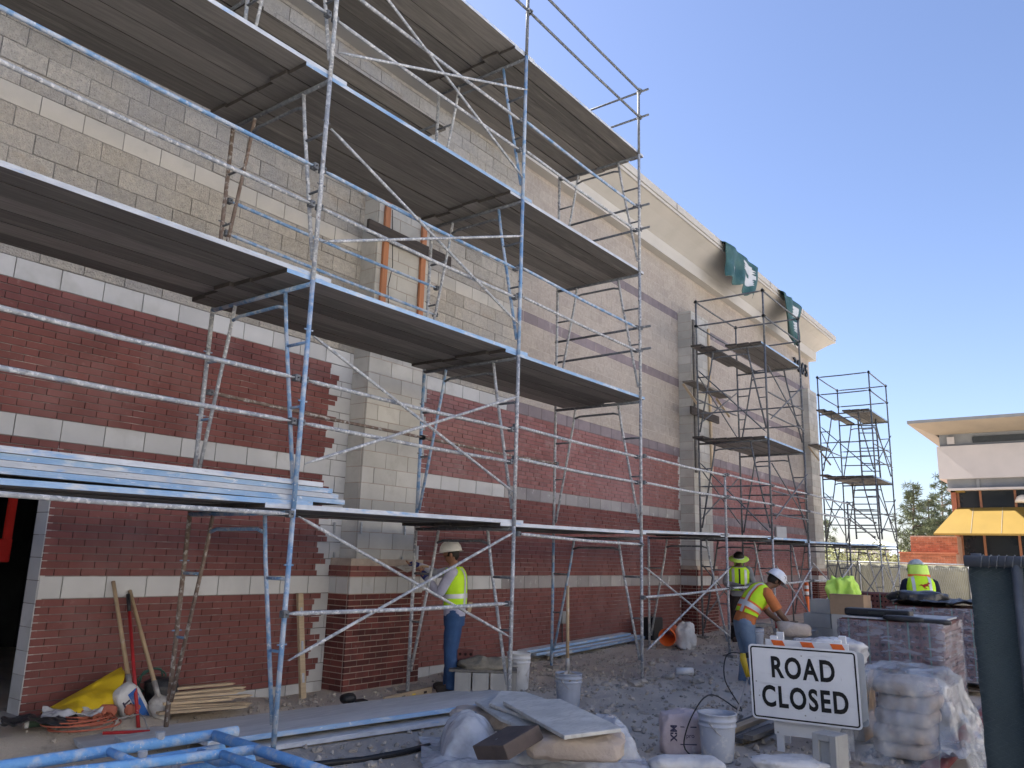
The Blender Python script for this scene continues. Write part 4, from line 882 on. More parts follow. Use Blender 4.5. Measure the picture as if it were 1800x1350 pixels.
for i in range(4):
    a = unp(1262+i*18, 1300+i*6, Z=.0); b = unp(1350+i*5, 1262+i*12, Z=.0); a.z += .05+.05*(i%2); b.z += .05+.05*(i%2); d = b-a; n = d.normalized(); sv = Vector((-n.y,n.x,0))
    o = MB().obox((0,0,0), d/2, sv*.045, Vector((0,0,.02))).build('scrap_board', 'lumber' if i == 1 else 'plank', None, label=['scrap board lying behind the mixing bucket','pale timber offcut lying behind the mixing bucket','scrap board lying under the road sign','short scrap board beside the barricade leg'][i], cat='board'); o.location = (a+b)/2
# --- road closed sign on a barricade
TL, TRc, BLc, BR = Vector((7.31,2.70,.915)), Vector((7.39,1.80,.92)), Vector((7.35,2.78,.285)), Vector((7.46,1.87,.29))
c0 = (TL+TRc+BLc+BR)/4; ex = ((TRc-TL)+(BR-BLc)).normalized(); ey = ((TL-BLc)+(TRc-BR)); ey = (ey-ex*ey.dot(ex)).normalized(); ez = ex.cross(ey)
ww, hh_ = (TRc-TL).length, (TL-BLc).length
sg = thing('road_sign', 'white rectangular road sign reading ROAD CLOSED in black letters', 'sign', c0)
Ms = Matrix(((ex.x,ey.x,ez.x,0),(ex.y,ey.y,ez.y,0),(ex.z,ey.z,ez.z,0),(0,0,0,1)))
def rrect(w, h, r, n=6): return [Vector((sx*(w/2-r)+r*math.cos(a), sy*(h/2-r)+r*math.sin(a), 0)) for sx, sy, a0 in ((1,1,0),(-1,1,pi/2),(-1,-1,pi),(1,-1,1.5*pi)) for a in np.linspace(a0, a0+pi/2, n)]
def ring(w, h, r, t, z0): 
    o_, i_ = rrect(w, h, r), rrect(w-2*t, h-2*t, max(r-t,.004)); n = len(o_); return MB().add([p+Vector((0,0,z0)) for p in o_+i_], [(k,(k+1)%n,n+(k+1)%n,n+k) for k in range(n)])
def smesh(mb, name, m, par, M=Ms): me = mb.mesh(name, m); me.transform(M); return obj(name, me, par)
smesh(MB().prism(rrect(ww, hh_, .035), (0,0,.003)), 'panel', 'sign_white', sg)
smesh(ring(ww-.03, hh_-.03, .028, .013, .0045), 'border', 'black_sign', sg)
text_mesh('lettering', 'ROAD', .245, .0012, Ms @ Matrix.Translation((0.0,.125,.005)), 'black_sign', sg, spacing=1.16, bold=.007, xs=.71)
text_mesh('lettering', 'CLOSED', .245, .0012, Ms @ Matrix.Translation((0.0,-.125,.005)), 'black_sign', sg, spacing=1.16, bold=.007, xs=.71)
for x, y in ((0,.245),(-.4,.0),(.0,-.25),(-.38,-.12)): smesh(MB().lathe([(0,.006),(.006,.005),(.007,.003)], 8, (x,y,.0)), 'bolt', 'steel_worn', sg)
s2 = thing('road_sign', 'second sign panel stacked behind the white road sign, edge showing at right', 'sign', c0 - ez*.09 + ex*.05 - ey*.01)
smesh(MB().prism(rrect(ww-.02, hh_-.03, .035), (0,0,.003)), 'panel', 'sign_back', s2)
bc = c0 - ez*.16; br = thing('barricade', 'white folding barricade with orange stripes holding the road sign', 'barricade', (bc.x, bc.y, 0))
def bb(x0, x1, y0, y1, z0, z1, name, m, par=None): return smesh(MB().box(x0, x1, y0, y1, z0, z1), name, m, par or br, Matrix.Translation((0,0,bc.z)) @ Ms)
for x in (-.26, .28): bb(x-.03, x+.03, -bc.z+.0, .37, -.02, .02, 'leg', 'white_board'); bb(x-.03, x+.03, -bc.z, .36, -.28, -.24, 'leg', 'white_board')
r1 = bb(-.33, .37, .21, .345, .021, .032, 'top_rail', 'white_board'); r2 = bb(-.30, .34, -.47, -.315, .021, .04, 'bottom_rail', 'white_board')
for i in range(3): smesh(MB().prism([Vector((-.30+i*.25, .215, .0)), Vector((-.20+i*.25, .215, .0)), Vector((-.26+i*.25, .34, .0)), Vector((-.36+i*.25, .34, .0))], (0,0,.003)), 'stripe', 'orange_sheet', r1, Matrix.Translation((0,0,bc.z)) @ Ms @ Matrix.Translation((0.08,0,.0335)))
for x in (-.27, .30):
    for y in (-.45, -.34): smesh(MB().lathe([(0,.006),(.007,.005),(.008,.0)], 8, (x,y,.041)), 'bolt', 'steel_worn', r2, Matrix.Translation((0,0,bc.z)) @ Ms)
mb = MB(); w_, h_ = .10, .31; mb.box(-.065, .10, -w_, w_, 0, h_)
for b_ in ((-.10,-.0655,-w_,-.045,0,h_), (-.10,-.0655,.045,w_,0,h_), (-.10,-.0655,-.0445,.0445,0,.05), (-.10,-.0655,-.0445,.0445,h_-.05,h_)): mb.box(*b_)
o = mb.build('concrete_block', 'block_grey', None, label='grey concrete block with its hollow showing, standing in front of the barricade', cat='block'); o.location = unp(1462,1362,Z=.0); o.rotation_euler = (0,0,math.radians(-12)); bevel(o, .004, 1)
# --- brick pallets
def pallet(x0, x1, y0, y1, z0, zt, label, wrap=True, rows=None, m=None):
    t = thing('brick_pallet', label, 'pallet', (x0, y0, z0)); lx, ly = x1-x0, y1-y0; hb = .13
    base = bevel(MB().box(0, lx, 0, ly, hb-.022, hb).build('pallet_base', 'pallet_wood', t), .004, 1)
    for y in (0, ly/2-.045, ly-.09): MB().box(.0, lx, y, y+.09, .022, hb-.023).build('stringer', 'pallet_wood', base)
    for x in np.linspace(0, lx-.09, 5): MB().box(x, x+.09, 0, ly, 0, .021).build('slat', 'pallet_wood', base)
    H = zt-z0-hb; nr = max(3, int(round(H/.098))); rh = H/nr; nyc = int(ly/.2); w = ly/nyc; nxc = int(lx/.2); wx = lx/nxc
    MB().box(.1, lx-.1, .1, ly-.1, hb+.001, hb+H-.003).build('core', 'brick_cored', t)
    for r_ in range(nr):
        for c_ in range(nyc):
            o = obj('brick', CBM, t); o.location = (0+random.uniform(0,.004), (c_+.5)*w, hb+r_*rh+.001); o.rotation_euler = (0,0,-pi/2); o.scale = (w/.2, 1, rh/.098)
        for c_ in range(nxc):
            o = obj('brick', CBM, t); o.location = ((c_+.5)*wx, random.uniform(0,.004), hb+r_*rh+.001); o.scale = (wx/.2, 1, rh/.098)
    for c_ in range(nyc):
        MB().box(.1, lx-.05, c_*w+.004, (c_+1)*w-.004, hb+H-.09, hb+H-.001).build('brick', 'brick_cored', t)
    for f in np.linspace(.12, .9, 5): MB().box(-.004, -.001, ly*f-.008, ly*f+.008, hb, hb+H+.002).build('strap', 'strap_green', t)
    if wrap:
        mb = MB(); P = []; k = 72
        for i in range(25):
            zf = i/24; row = []
            for j in range(k):
                a = 2*pi*j/k; cs, sn = math.cos(a), math.sin(a); s = 1/max(abs(cs), abs(sn)); px_, py_ = cs*s, sn*s
                bul = .014+.010*noise.noise(Vector((a*1.5, zf*14, 3)))+.014*abs(noise.noise(Vector((a*3, zf*5, 9))))
                row.append((lx/2+px_*(lx/2+bul), ly/2+py_*(ly/2+bul), hb-.03+zf*(H+.02+.03*noise.noise(Vector((a*1.2,0,5))))))
            P.append(row)
        mb.grid(P, closed=True).build('stretch_film', 'stretch_wrap', t, True)
    return t
pallet(9.4, 10.65, 1.5, 2.5, .05, 1.07, 'wrapped pallet of bricks directly behind the road sign, black case on top')
pallet(12.2, 13.5, 1.45, 2.6, .1, 1.12, 'wrapped pallet of bricks further back at right, black sheet on top')
pallet(16.9, 18.1, 3.35, 4.5, .16, 1.13, 'unwrapped pallet of dark bricks in front of the far worker', wrap=False)
o = bevel(MB().box(-.11,.11,-.33,.33,0,.075).build('tool_case', 'black', None, label='flat black tool case lying on the nearest brick pallet', cat='case'), .02, 3); o.location = (9.62, 2.14, 1.10); MB().box(-.116,-.108,-.08,.08,.025,.05).build('latch', 'dark_metal', o)
o = MB().box(-.55,.6,-.52,.42,0,.018).build('cover_board', 'plank_top', None, label='thin pale board covering the nearest brick pallet', cat='board'); o.location = (10.0, 2.05, 1.075)
for i in range(2):
    o = crown(MB(), (0,0,0), (.1,0,0), (0,.2,0), (0,0,.03), .5, .5, 20, 8, .15, i, 6).build('wrap_scrap', 'black_plastic', None, True, label=['black plastic scrap on the right end of the nearest brick pallet','black plastic scrap hanging over the pallet front edge'][i], cat='plastic sheet'); o.location = ((9.5, 1.62, 1.085), (9.46, 1.86, 1.10))[i]
sheet('plastic_sheet', 'black plastic sheet spread over the pallet further back at right', 12.8, 2.0, 1.3, 1.1, lambda x, y: 1.12, 'black_plastic', 11, 30, 24, 0, amp=.05, off=.006)
o = crown(MB(), (0,0,.1), (.3,-.25,0), (.2,.18,0), (0,0,.085), .7, .7, 50, 28, .25, 4, 4, cr=.3, cs=6).build('rubbish_bag', 'black_plastic', None, True, label='black rubbish bag lying in front of the far worker', cat='bag'); o.location = (12.75, 2.30, 1.12)
o = bevel(MB().box(-.2,.2,-.22,.22,0,.26).build('cardboard_box', 'cardboard', None, label='brown cardboard box behind the black tool case', cat='box'), .004); o.location = (11.9, 3.0, .98); 
MB().box(-.21,.0,-.23,.23,.26,.266).build('flap', 'cardboard', o)
block('concrete_block', 'grey block supporting the cardboard box', (11.9,3.0,.55), 0, (.4,.4,.43), cores=False); block('concrete_block', 'grey block at the bottom under the cardboard box', (11.9,3.0,.08), 0, (.45,.45,.47), cores=False)
# stacks of grey blocks with the vest
k = 0
for lvl in range(5):
    for c_ in range(2):
        k += 1
        block('concrete_block', f'{"left" if c_ == 0 else "right"} grey block in {["bottom","second","third","fourth","top"][lvl]} course of the block stack under the vest', (13.0+.05*lvl*0, 3.62-c_*.40+(.1 if lvl % 2 else 0), .1+lvl*.205), pi/2, (.39,.4,.2), 'block stack under the vest', cores=False)
for i, (x, y, z) in enumerate(((12.0,3.95,.09),(12.0,3.55,.09),(12.02,3.93,.30),(12.0,3.53,.30),(12.05,3.75,.51))):
    block('concrete_block', ['lower left','lower right','middle left','middle right','top'][i]+' grey block of the work bench by the bending worker', (x,y,z), pi/2, (.39,.38,.205), 'work bench blocks', cores=False)
o = crown(MB(), (0,0,.12), (.18,-.24,0), (.13,.1,0), (0,0,.13), .55, .6, 60, 36, .15, 21, 5, cr=.3, cs=7).build('plastic_bag', 'plastic_sheet', None, True, label='white plastic bag behind the top rail of the barricade', cat='bag'); o.location = (8.55, 2.38, .66)
o = MB().box(-.25,.25,-.35,.35,0,.6).build('covered_crate', 'cardboard', None, label='crate under the white plastic bag behind the barricade', cat='crate'); o.location = (8.6,2.4,.03)
o = bevel(MB().box(-.07,.07,-.11,.11,0,.09).build('small_box', 'red_paint', None, label='small red and white box on the block bench', cat='box'), .004); o.location = (12.0,3.95,.72); MB().box(-.0715,-.0705,-.09,.02,.02,.07).build('label_print', 'white_board', o)
# plastic draped over sacks right of the sign
dr = thing('sack_stack', 'stack of sacks draped in clear plastic right of the road sign', 'sacks', (8.12, 1.62, 0))
for i in range(5):
    o = crown(MB(), (0,0,0), (.32,0,0), (0,.24,0), (0,0,.068), .45, .45, 22, 8, .08, i, 5).build('sack', 'bag_paper', dr, True); o.location = (random.uniform(-.03,.05), random.uniform(-.03,.03), .1+i*.125)
def hd(x, y):
    dx, dy = (x-8.12)/.40, (y-1.62)/.30; m_ = max(abs(dx), abs(dy)); return .70 if m_ < 1 else max(0, .70*(1-(m_-1)*(1.5 if dy < -1 or dx > 1 else 2.3)))
mb = MB(); P = []
for i in range(111):
    row = []
    for j in range(91):
        x, y = 7.50+i/110*1.42, 1.04+j/90*1.06; z = hd(x, y); p = Vector((x, y, z))
        a = crum(p+Vector((1,2,3)), 4.2); b = crum(p, 9); cc_ = crum(p+Vector((0,0,4)), 20)
        out = Vector((x-8.12, y-1.62, 0)).normalized(); w = .10*a+.05*b+.02*cc_
        z2 = max(z + .04*a+.03*b+.012*cc_, G(x,y)+.012); row.append(p + out*w*(.8 if z < .66 else .15) + Vector((0,0,z2-z)))
    P.append(row)
o = mb.grid(P).build('plastic_cover', 'plastic_clear', dr, True); o.location = (-8.12,-1.62,0); md = o.modifiers.new('s','SOLIDIFY'); md.thickness = .003
sheet('plastic_sheet', 'loose white plastic trailing on the ground beside the red kerb', 8.25, 1.35, .75, .4, flat, 'plastic_sheet', 31, 30, 20, -.3, amp=.07)
# kerb
m_ = MB(); m_.box(7.6, 30, 1.3, 1.46, -.1, .055); o = m_.build('kerb', 'kerb_red', None, kind='structure'); bevel(o, .015, 2)
# leaves beside the kerb
mat('dry_leaf', (.30,.22,.13), (.20,.14,.08), 20, .9, rnd=.3)
mb = MB()
for i in range(420):
    x, y = random.uniform(8.4, 13), 1.27-abs(random.gauss(0,.22)); a = random.uniform(0, 6.28); s = random.uniform(.02,.06); c = Vector((x,y,G(x,y)+random.uniform(.01,.05))); e = Vector((math.cos(a)*s, math.sin(a)*s, random.uniform(-.3,.3)*s)); f = Vector((-math.sin(a)*s*.35, math.cos(a)*s*.35, random.uniform(-.3,.3)*s))
    mb.add([c-e, c+f, c+e, c-f], [(0,1,2,3)])
mb.build('dry_leaves', 'dry_leaf', None, kind='stuff', label='dry leaves strewn along the red kerb')
# delineator post
dl = thing('delineator_post', 'orange traffic delineator post with white bands near the far pilaster', 'post', (20.6, 6.2, .2))
MB().lathe([(.05,.06),(.05,.95),(.04,1.0),(.02,1.04),(0,1.04)], 14).build('post', 'orange_sheet', dl, True); MB().lathe([(0,0),(.2,0),(.2,.04),(.07,.06),(0,.06)], 8).build('base', 'black', dl)
for z in (.72,.86): MB().lathe([(.0515,z),(.0515,z+.08)], 14).build('reflective_band', 'white_board', dl, True)
# lamp box on the low walkway
lb = block('concrete_block', 'pale block standing on the low walkway deck inside the grey tower', (17.0,5.6,2.15), .5, (.3,.2,.24), cores=False, m='block_smooth')
# rocks and clods
mat('rock', (.46,.41,.35), (.35,.31,.265), 9, .95, .8, 40, .2, bdist=.02)
RM = []
for i in range(6):
    bm = bmesh.new(); bmesh.ops.create_icosphere(bm, subdivisions=2, radius=1)
    for v in bm.verts: v.co *= 1+.35*noise.noise(v.co*1.7+Vector((i*5,0,0))); v.co.z *= .7
    me = bpy.data.meshes.new('rock'); bm.to_mesh(me); bm.free(); me.materials.append(MATS['rock']); RM.append(me)
for i in range(84):
    if i < 20: u, v, s = random.uniform(1100,1260), random.uniform(1150,1205), random.uniform(.03,.08)
    elif i < 34: u, v, s = random.uniform(920,1120), random.uniform(1165,1240), random.uniform(.025,.06)
    elif i < 60: u, v, s = random.uniform(1010,1075), random.uniform(1238,1275), random.uniform(.025,.055)
    elif i < 74: u, v, s = random.uniform(1090,1300), random.uniform(1200,1290), random.uniform(.02,.045)
    else: u, v, s = random.uniform(480,760), random.uniform(1305,1345), random.uniform(.02,.05)
    q = unp(u, v, Z=.05); q.z = G(q.x, q.y)+s*.3
    o = obj('rock', RM[i % 6], None, label='lump of broken earth or stone lying on the dirt', cat='rock', group='lumps of earth on the dirt'); o.location = q; o.scale = (s*random.uniform(.8,1.3), s*random.uniform(.8,1.3), s); o.rotation_euler = (0,0,random.uniform(0,6))
mb = MB()
ico = [(0,0,1),(.9,0,.1),(.28,.85,.1),(-.72,.53,.1),(-.72,-.53,.1),(.28,-.85,.1),(0,0,-.6)]; icf = [(0,1,2),(0,2,3),(0,3,4),(0,4,5),(0,5,1),(6,2,1),(6,3,2),(6,4,3),(6,5,4),(6,1,5)]
for i in range(15000):
    x = random.uniform(3.2, 20) if i % 3 else random.uniform(5, 12); y = random.uniform(1.5, 7.7)
    den = .35+.65*max(0, noise.noise(Vector((x*.8, y*.8, 4))))+.4*(1 if (x > 8.5 and y > 5.2) else 0)
    if random.random() > den: continue
    s = random.choice((.006,.008,.01,.013,.018,.026,.034)); R_ = Euler((random.uniform(-.6,.6), random.uniform(-.6,.6), random.uniform(0,6))).to_matrix(); c = Vector((x,y,G(x,y)+s*.2))
    mb.add([c + (R_ @ Vector(v))*s*random.uniform(.75,1.2) for v in ico], icf)
mb.build('gravel', 'rock', None, kind='stuff', label='small stones and clods scattered over the dirt')
# ---------------- background ----------------
mat('fabric_olive', (.34,.33,.25), (.27,.265,.205), 1.2, .95, .4, 220, 0, [(.5,.62,(.40,.38,.30),.1,.6)])
mat('fabric_dark', (.055,.078,.085), (.04,.058,.066), 3, .9, .5, 240)
mat('fabric_wire', (.085,.11,.12), None, 3, .7)
mat('fence_pipe', (.12,.135,.15), (.09,.10,.115), 12, .5, metal=.3)
mat('pale_wall', (.45,.42,.40), (.40,.375,.36), .7, .95, .3, 60, 0, [(1.5,.66,(.44,.40,.37),.06,.5)])
mat('grey_trim', (.20,.205,.205), (.17,.175,.175), 2, .8)
mat('soffit_tan', (.25,.215,.17), (.22,.19,.155), 1, .9)
mat('yellow_metal', (.21,.135,.026), (.185,.12,.023), 1.2, .6)
mat('brick_orange', (.37,.13,.07), (.30,.105,.058), 5, .9, .3, 60, .25, [(9,.66,(.55,.32,.22),.05,.6)])
mat('mortar_orange', (.48,.30,.22), None, 5, .95)
mat('wood_mullion', (.26,.11,.055), (.2,.085,.045), 5, .6)
mat('glass_dark', (.012,.016,.02), (.018,.022,.026), 1, .06, spec=.6)
mat('lamp_shade', (.75,.66,.52), None, 3, .5)
mat('hill', (.44,.45,.44), (.36,.39,.40), .01, 1)  # distance haze put into the colour as a pale blue-grey
mat('foliage_pine', (.125,.145,.08), (.085,.105,.06), 1.5, .8, rnd=.4)
mat('foliage_shrub', (.16,.16,.06), (.10,.11,.045), 2, .8, rnd=.4)
mat('bark', (.12,.09,.07), None, 8, .9)
mat('tarp_green', (.035,.10,.095), (.025,.075,.075), 2, .5, .6, 6, 0, [(3,.66,(.10,.19,.21),.10,.6)], bdist=.05)
mat('tarp_white', (.55,.57,.58), (.45,.47,.5), 3, .6)
mat('galv_far', (.50,.51,.52), None, 4, .5, metal=.4)
# office building across the site: front face along Y at X=42
of = thing('office_building', 'pale two-storey building with yellow awning and wide flat roof at right', 'building', (44, 0, 0))
def ob(mb, name, m, par=None, smooth=False, lab=None):
    o = mb.build(name, m, par or of, smooth, label=lab)
    if par is None: o.location = (-44, 0, 0)
    return o
YL, YR = 6.29, -9
ob(MB().box(42, 56, YR, YL, 5.75, 7.28), 'upper_wall', 'pale_wall'); ob(MB().box(42.15, 56, YR, YL-.12, 7.28, 8.1), 'clerestory', 'grey_trim')
for k in range(6): y = YL-1.5-k*2.6; ob(MB().box(42.10, 42.16, y-2.2, y, 7.4, 7.68), 'vent_recess', 'dark_metal')
ob(MB().box(42.07, 42.15, YL-.75, YL-.45, 7.38, 7.72), 'vent_light', 'pale_wall')
rf = ob(MB().add([(40.5,7.21,8.22),(40.5,YR,8.22),(57,YR,8.22),(57,7.21,8.22),(40.5,7.21,8.36),(40.5,YR,8.36),(57,YR,8.36),(57,7.21,8.36)], [(0,4,5,1),(0,3,7,4),(4,7,6,5),(1,5,6,2)]), 'roof', 'grey_trim')
ob(MB().add([(40.5,7.21,8.22),(40.5,YR,8.22),(42.1,YR,7.84),(42.1,YL,7.84),(57,7.21,8.22),(57,YL,7.84)], [(0,1,2,3),(0,3,5,4)]), 'soffit', 'soffit_tan')
ob(MB().box(42.2, 56, YR, YL-.3, 5.30, 5.75), 'lintel_band', 'grey_trim')
for k in range(8): y = YL-1.55-k*1.9; ob(MB().box(42.12, 42.2, y-.07, y+.07, 5.30, 5.75), 'band_post', 'grey_trim')
ob(MB().box(41.85, 56, YR, YL-.3, 5.2, 5.30), 'ledge', 'pale_wall'); ob(MB().box(42.3, 56, YR, 5.66, 4.42, 5.2), 'upper_glazing', 'glass_dark')
ob(MB().box(42.0, 56, 5.66, 5.86, 0, 5.2), 'corner_pier', 'brick_orange'); ob(MB().box(42.0,44,5.3,5.86,5.12,5.2),'warm_soffit','yellow_metal')
for y in (5.6, 4.7, 3.35, 2.1, .9, -.4): ob(MB().box(42.2, 42.31, y-.045, y+.045, 4.42, 5.2), 'mullion', 'wood_mullion'); ob(MB().box(42.2, 42.31, y-.05, y+.05, 0, 3.2), 'mullion', 'wood_mullion')
ob(MB().add([(42.1,5.68,4.42),(42.1,YR,4.42),(40.5,YR,3.2),(40.5,6.48,3.2),(42.1,5.68,4.36),(42.1,YR,4.36),(40.55,YR,3.12),(40.55,6.48,3.12)], [(0,3,2,1),(4,5,6,7),(2,3,7,6),(0,4,7,3)]), 'awning', 'yellow_metal')
for y in np.arange(5, -8, -1.15): ob(MB().add([(42.09,y,4.43),(42.09,y+.02,4.43),(40.49,y+.02,3.212),(40.49,y,3.212)], [(0,1,2,3)]), 'awning_seam', 'soffit_tan')
ob(MB().box(42.3, 56, YR, 5.55, 0, 3.2), 'lower_glazing', 'glass_dark')
ob(MB().lathe([(0,.34),(.08,.33),(.22,.25),(.3,.1),(.32,0),(.3,0),(.2,.22),(0,.3)], 18, (42.0,3.05,4.62)), 'pendant_lamp', 'lamp_shade', None, True)
bw = ob(MB().box(40.95, 56, 5.62, 7.53, 0, 3.10), 'brick_wing', 'mortar_orange')
mb = MB()
def farbricks(x, ya, yb, z0, z1):
    z = z0; r_ = 0
    while z < z1-.02:
        y = ya - (.12 if r_ % 2 else 0)
        while y < yb: mb.box(x-.012, x, max(y,ya)+.006, min(y+.24,yb)-.006, z+.006, min(z+.08,z1)-.004, back=False); y += .24
        z += .08; r_ += 1
farbricks(40.94, 5.62, 7.53, .8, 3.06); farbricks(40.29, 5.62, 7.9, .3, 2.28)
ob(MB().box(40.3, 40.93, 5.62, 7.9, 0, 2.28), 'planter_wall', 'mortar_orange'); ob(MB().box(40.22, 40.96, 5.6, 7.95, 2.285, 2.36), 'planter_cap', 'brick_orange')
o = ob(mb, 'brick_courses', 'brick_orange'); o['kind'] = 'stuff'
# pine trees and shrubs
def pine(name, label, base, top, spread, nb, m='foliage_pine', seed=0, dens=26, tr=.16, cl=.55):
    rnd = random.Random(seed); base, top = Vector(base), Vector(top); H = (top-base).length
    t = thing(name, label, 'tree', base)
    MB().tube([Vector((0,0,-.3)), (top-base)*.5+Vector((.15,.1,0)), (top-base)*.97], tr, 7, radii=[tr, tr*.6, .03]).build('trunk', 'bark', t, True)
    mb = MB(); br = MB()
    for i in range(nb):
        f = .18+.82*(i+rnd.random())/nb; a = rnd.uniform(0, 2*pi); L = spread*(1-f*.82)*rnd.uniform(.55,1.15)
        p0 = (top-base)*f; d = Vector((math.cos(a), math.sin(a), rnd.uniform(-.05,.45))).normalized(); p1 = p0+d*L
        br.tube([p0, p1], .03, 4, radii=[.04,.012], cap=False)
        nc = max(2, int(L/ .38))
        for k in range(nc):
            c = p0.lerp(p1, .35+.65*(k+1)/nc) + Vector((rnd.gauss(0,.16), rnd.gauss(0,.16), rnd.gauss(0,.12)))
            for q in range(dens):
                e = Vector((rnd.gauss(0,1), rnd.gauss(0,1), rnd.gauss(.35,.8))).normalized()*cl*rnd.uniform(.5,1); s = e.cross(Vector((rnd.random(),rnd.random(),rnd.random()))).normalized()*cl*.05
                mb.add([c, c+e*.5+s, c+e, c+e*.5-s], [(0,1,2,3)])
    br.build('branches', 'bark', t); mb.build('crown', m, t); return t
tb = unp(1605, 1000, d=62); tb.z = 0; pine('pine_tree', 'tall open pine tree left of the yellow awning', tb, unp(1606,855,d=62), 2.3, 60, seed=1)
tb = unp(1634, 1000, d=66); tb.z = 0; pine('pine_tree', 'broad pine tree just left of the yellow awning tip', tb, unp(1632,878,d=66), 3.0, 64, seed=2)
tb = unp(1660, 1000, d=72); tb.z = 0; pine('pine_tree', 'pine tree showing between the pale wall and the yellow awning', tb, unp(1655,838,d=72), 3.2, 60, seed=5)
tb = unp(1652, 1000, d=60); tb.z = 0; pine('pine_tree', 'low pine tree behind the orange brick wing', tb, unp(1650,915,d=60), 2.6, 40, seed=8)
tb = unp(1455, 1000, d=70); tb.z = 0; pine('pine_tree', 'small far tree at the far corner pilaster', tb, unp(1452,915,d=70), 1.1, 16, seed=9)
for i, (u, d, h, w) in enumerate(((1462,40,2.6,1.0),(1500,44,2.4,1.2),(1535,40,2.7,1.3),(1562,46,2.3,1.0),(1592,52,2.6,1.0),(1480,55,2.7,1.3))):
    b = unp(u, 990, d=d); b.z = .2; t = thing('shrub', ['shrub beyond the fence nearest the far pilaster','shrub beyond the fence under the low walkway','yellow-green shrub beyond the fence below the ladder','shrub beyond the fence right of the far tower','shrub beside the orange brick wing','rear shrub beyond the fence between tower legs'][i], 'shrub', b)
    rnd = random.Random(i); mb = MB(); st = MB()
    for k in range(9): a = rnd.uniform(0,6.28); st.tube([Vector((0,0,-.1)), Vector((math.cos(a)*w*.5, math.sin(a)*w*.5, h*.7))], .02, 4)
    for k in range(1100):
        a = rnd.uniform(0,6.28); r_ = w*math.sqrt(rnd.random()); z = h*(.25+.75*rnd.random()*(1-.45*(r_/w)**2)); c = Vector((r_*math.cos(a), r_*math.sin(a), z)); c *= 1+.12*noise.noise(c*2)
        e = Vector((rnd.gauss(0,1),rnd.gauss(0,1),rnd.gauss(0,1))).normalized()*.09; s = e.orthogonal().normalized()*.045; mb.add([c-e, c+s, c+e, c-s], [(0,1,2,3)])
    st.build('stems', 'bark', t); mb.build('foliage', 'foliage_shrub', t)
# low far buildings and hills
hl = MB(); P = []
for i in range(90):
    u = 1250+i*8; r0 = unp(u, 990, d=1300); q = Vector((r0.x, r0.y, 0)); n = q.normalized()
    h = 10+34*max(0, 1-((u-1545)/70)**2)+16*max(0, 1-((u-1440)/110)**2)+26*max(0,1-((u-1720)/150)**2)+4*noise.noise(Vector((u*.03,0,0)))
    P.append([q-n*250+Vector((0,0,-8)), q-n*120+Vector((0,0,h*.5)), q+Vector((0,0,h+CAMH)), q+n*300+Vector((0,0,-10))])
hl.grid(P).build('hills', 'hill', None, True, 'structure')
for i, (u, d, w, h) in enumerate(((1525,120,5,4.2),(1575,150,9,3.4))):
    b = unp(u, 990, d=d); t = thing('far_building', ['small pale building far beyond the ladder','low pale building far beyond the fence'][i], 'building', (b.x,b.y,0)); MB().box(-3,3,-w/2,w/2,0,h).build('walls','pale_wall',t); MB().box(-3.3,3.3,-w/2-.3,w/2+.3,h,h+.25).build('roof','grey_trim',t); MB().box(-3.03,-2.99,-w*.3,-w*.12,h*.4,h*.75).build('window','glass_dark',t)
# back fence with fabric
A, B = Vector((28.1,10.2,0)), Vector((32.2,2.5,0)); d = (B-A); L = d.length; n = d.normalized(); sv = Vector((-n.y,n.x,0))
bf = thing('site_fence', 'chain-link site fence with olive fabric behind the far tower', 'fence', A)
npan = 5
for i in range(npan+1):
    p = n*(L*i/npan); MB().tube([p+Vector((0,0,.1)), p+Vector((0,0,1.83))], .025, 8).build('post', 'galv_far', bf, True)
    if i < npan:
        q = n*(L*(i+1)/npan); MB().tube([p+Vector((0,0,1.8)), q+Vector((0,0,1.8))], .022, 8).build('top_rail', 'galv_far', bf, True)
        mb = MB(); P = []
        for a in range(13):
            P.append([p.lerp(q, a/12) + sv*(.03+.02*math.sin(a*2.1+b)) + Vector((0,0,.2+1.56*b/6)) for b in range(7)])
        o = mb.grid(P).build('fabric', 'fabric_olive', bf, True); md = o.modifiers.new('s','SOLIDIFY'); md.thickness = .006
        mb = MB()
        for a in range(24):
            pa = p.lerp(q, a/24); pb = p.lerp(q, min(1,(a+6)/24)); pc = p.lerp(q, max(0,(a-6)/24)); 
            mb.tube([pa-sv*.03+Vector((0,0,.2)), pb-sv*.03+Vector((0,0,.2+1.56*min(1,(24-a)/6)))], .0035, 3, cap=False); mb.tube([pa-sv*.032+Vector((0,0,.2)), pc-sv*.032+Vector((0,0,.2+1.56*min(1,a/6+.001)))], .0035, 3, cap=False)
        mb.build('chain_link', 'galv_far', bf)['kind'] = 'stuff'
p = unp(1594, 1010, d=27.6); t = thing('notice_board', 'small white notice fixed to the site fence left of the far worker', 'notice', p); MB().obox((0,0,0), n*.24, sv*.006, Vector((0,0,.17))).build('board', 'white_board', t)
for z in (.06,-.02,-.1): MB().obox(Vector((0,0,z))-sv*.008, n*.17, sv*.002, Vector((0,0,.015))).build('print_line', 'ink', t)
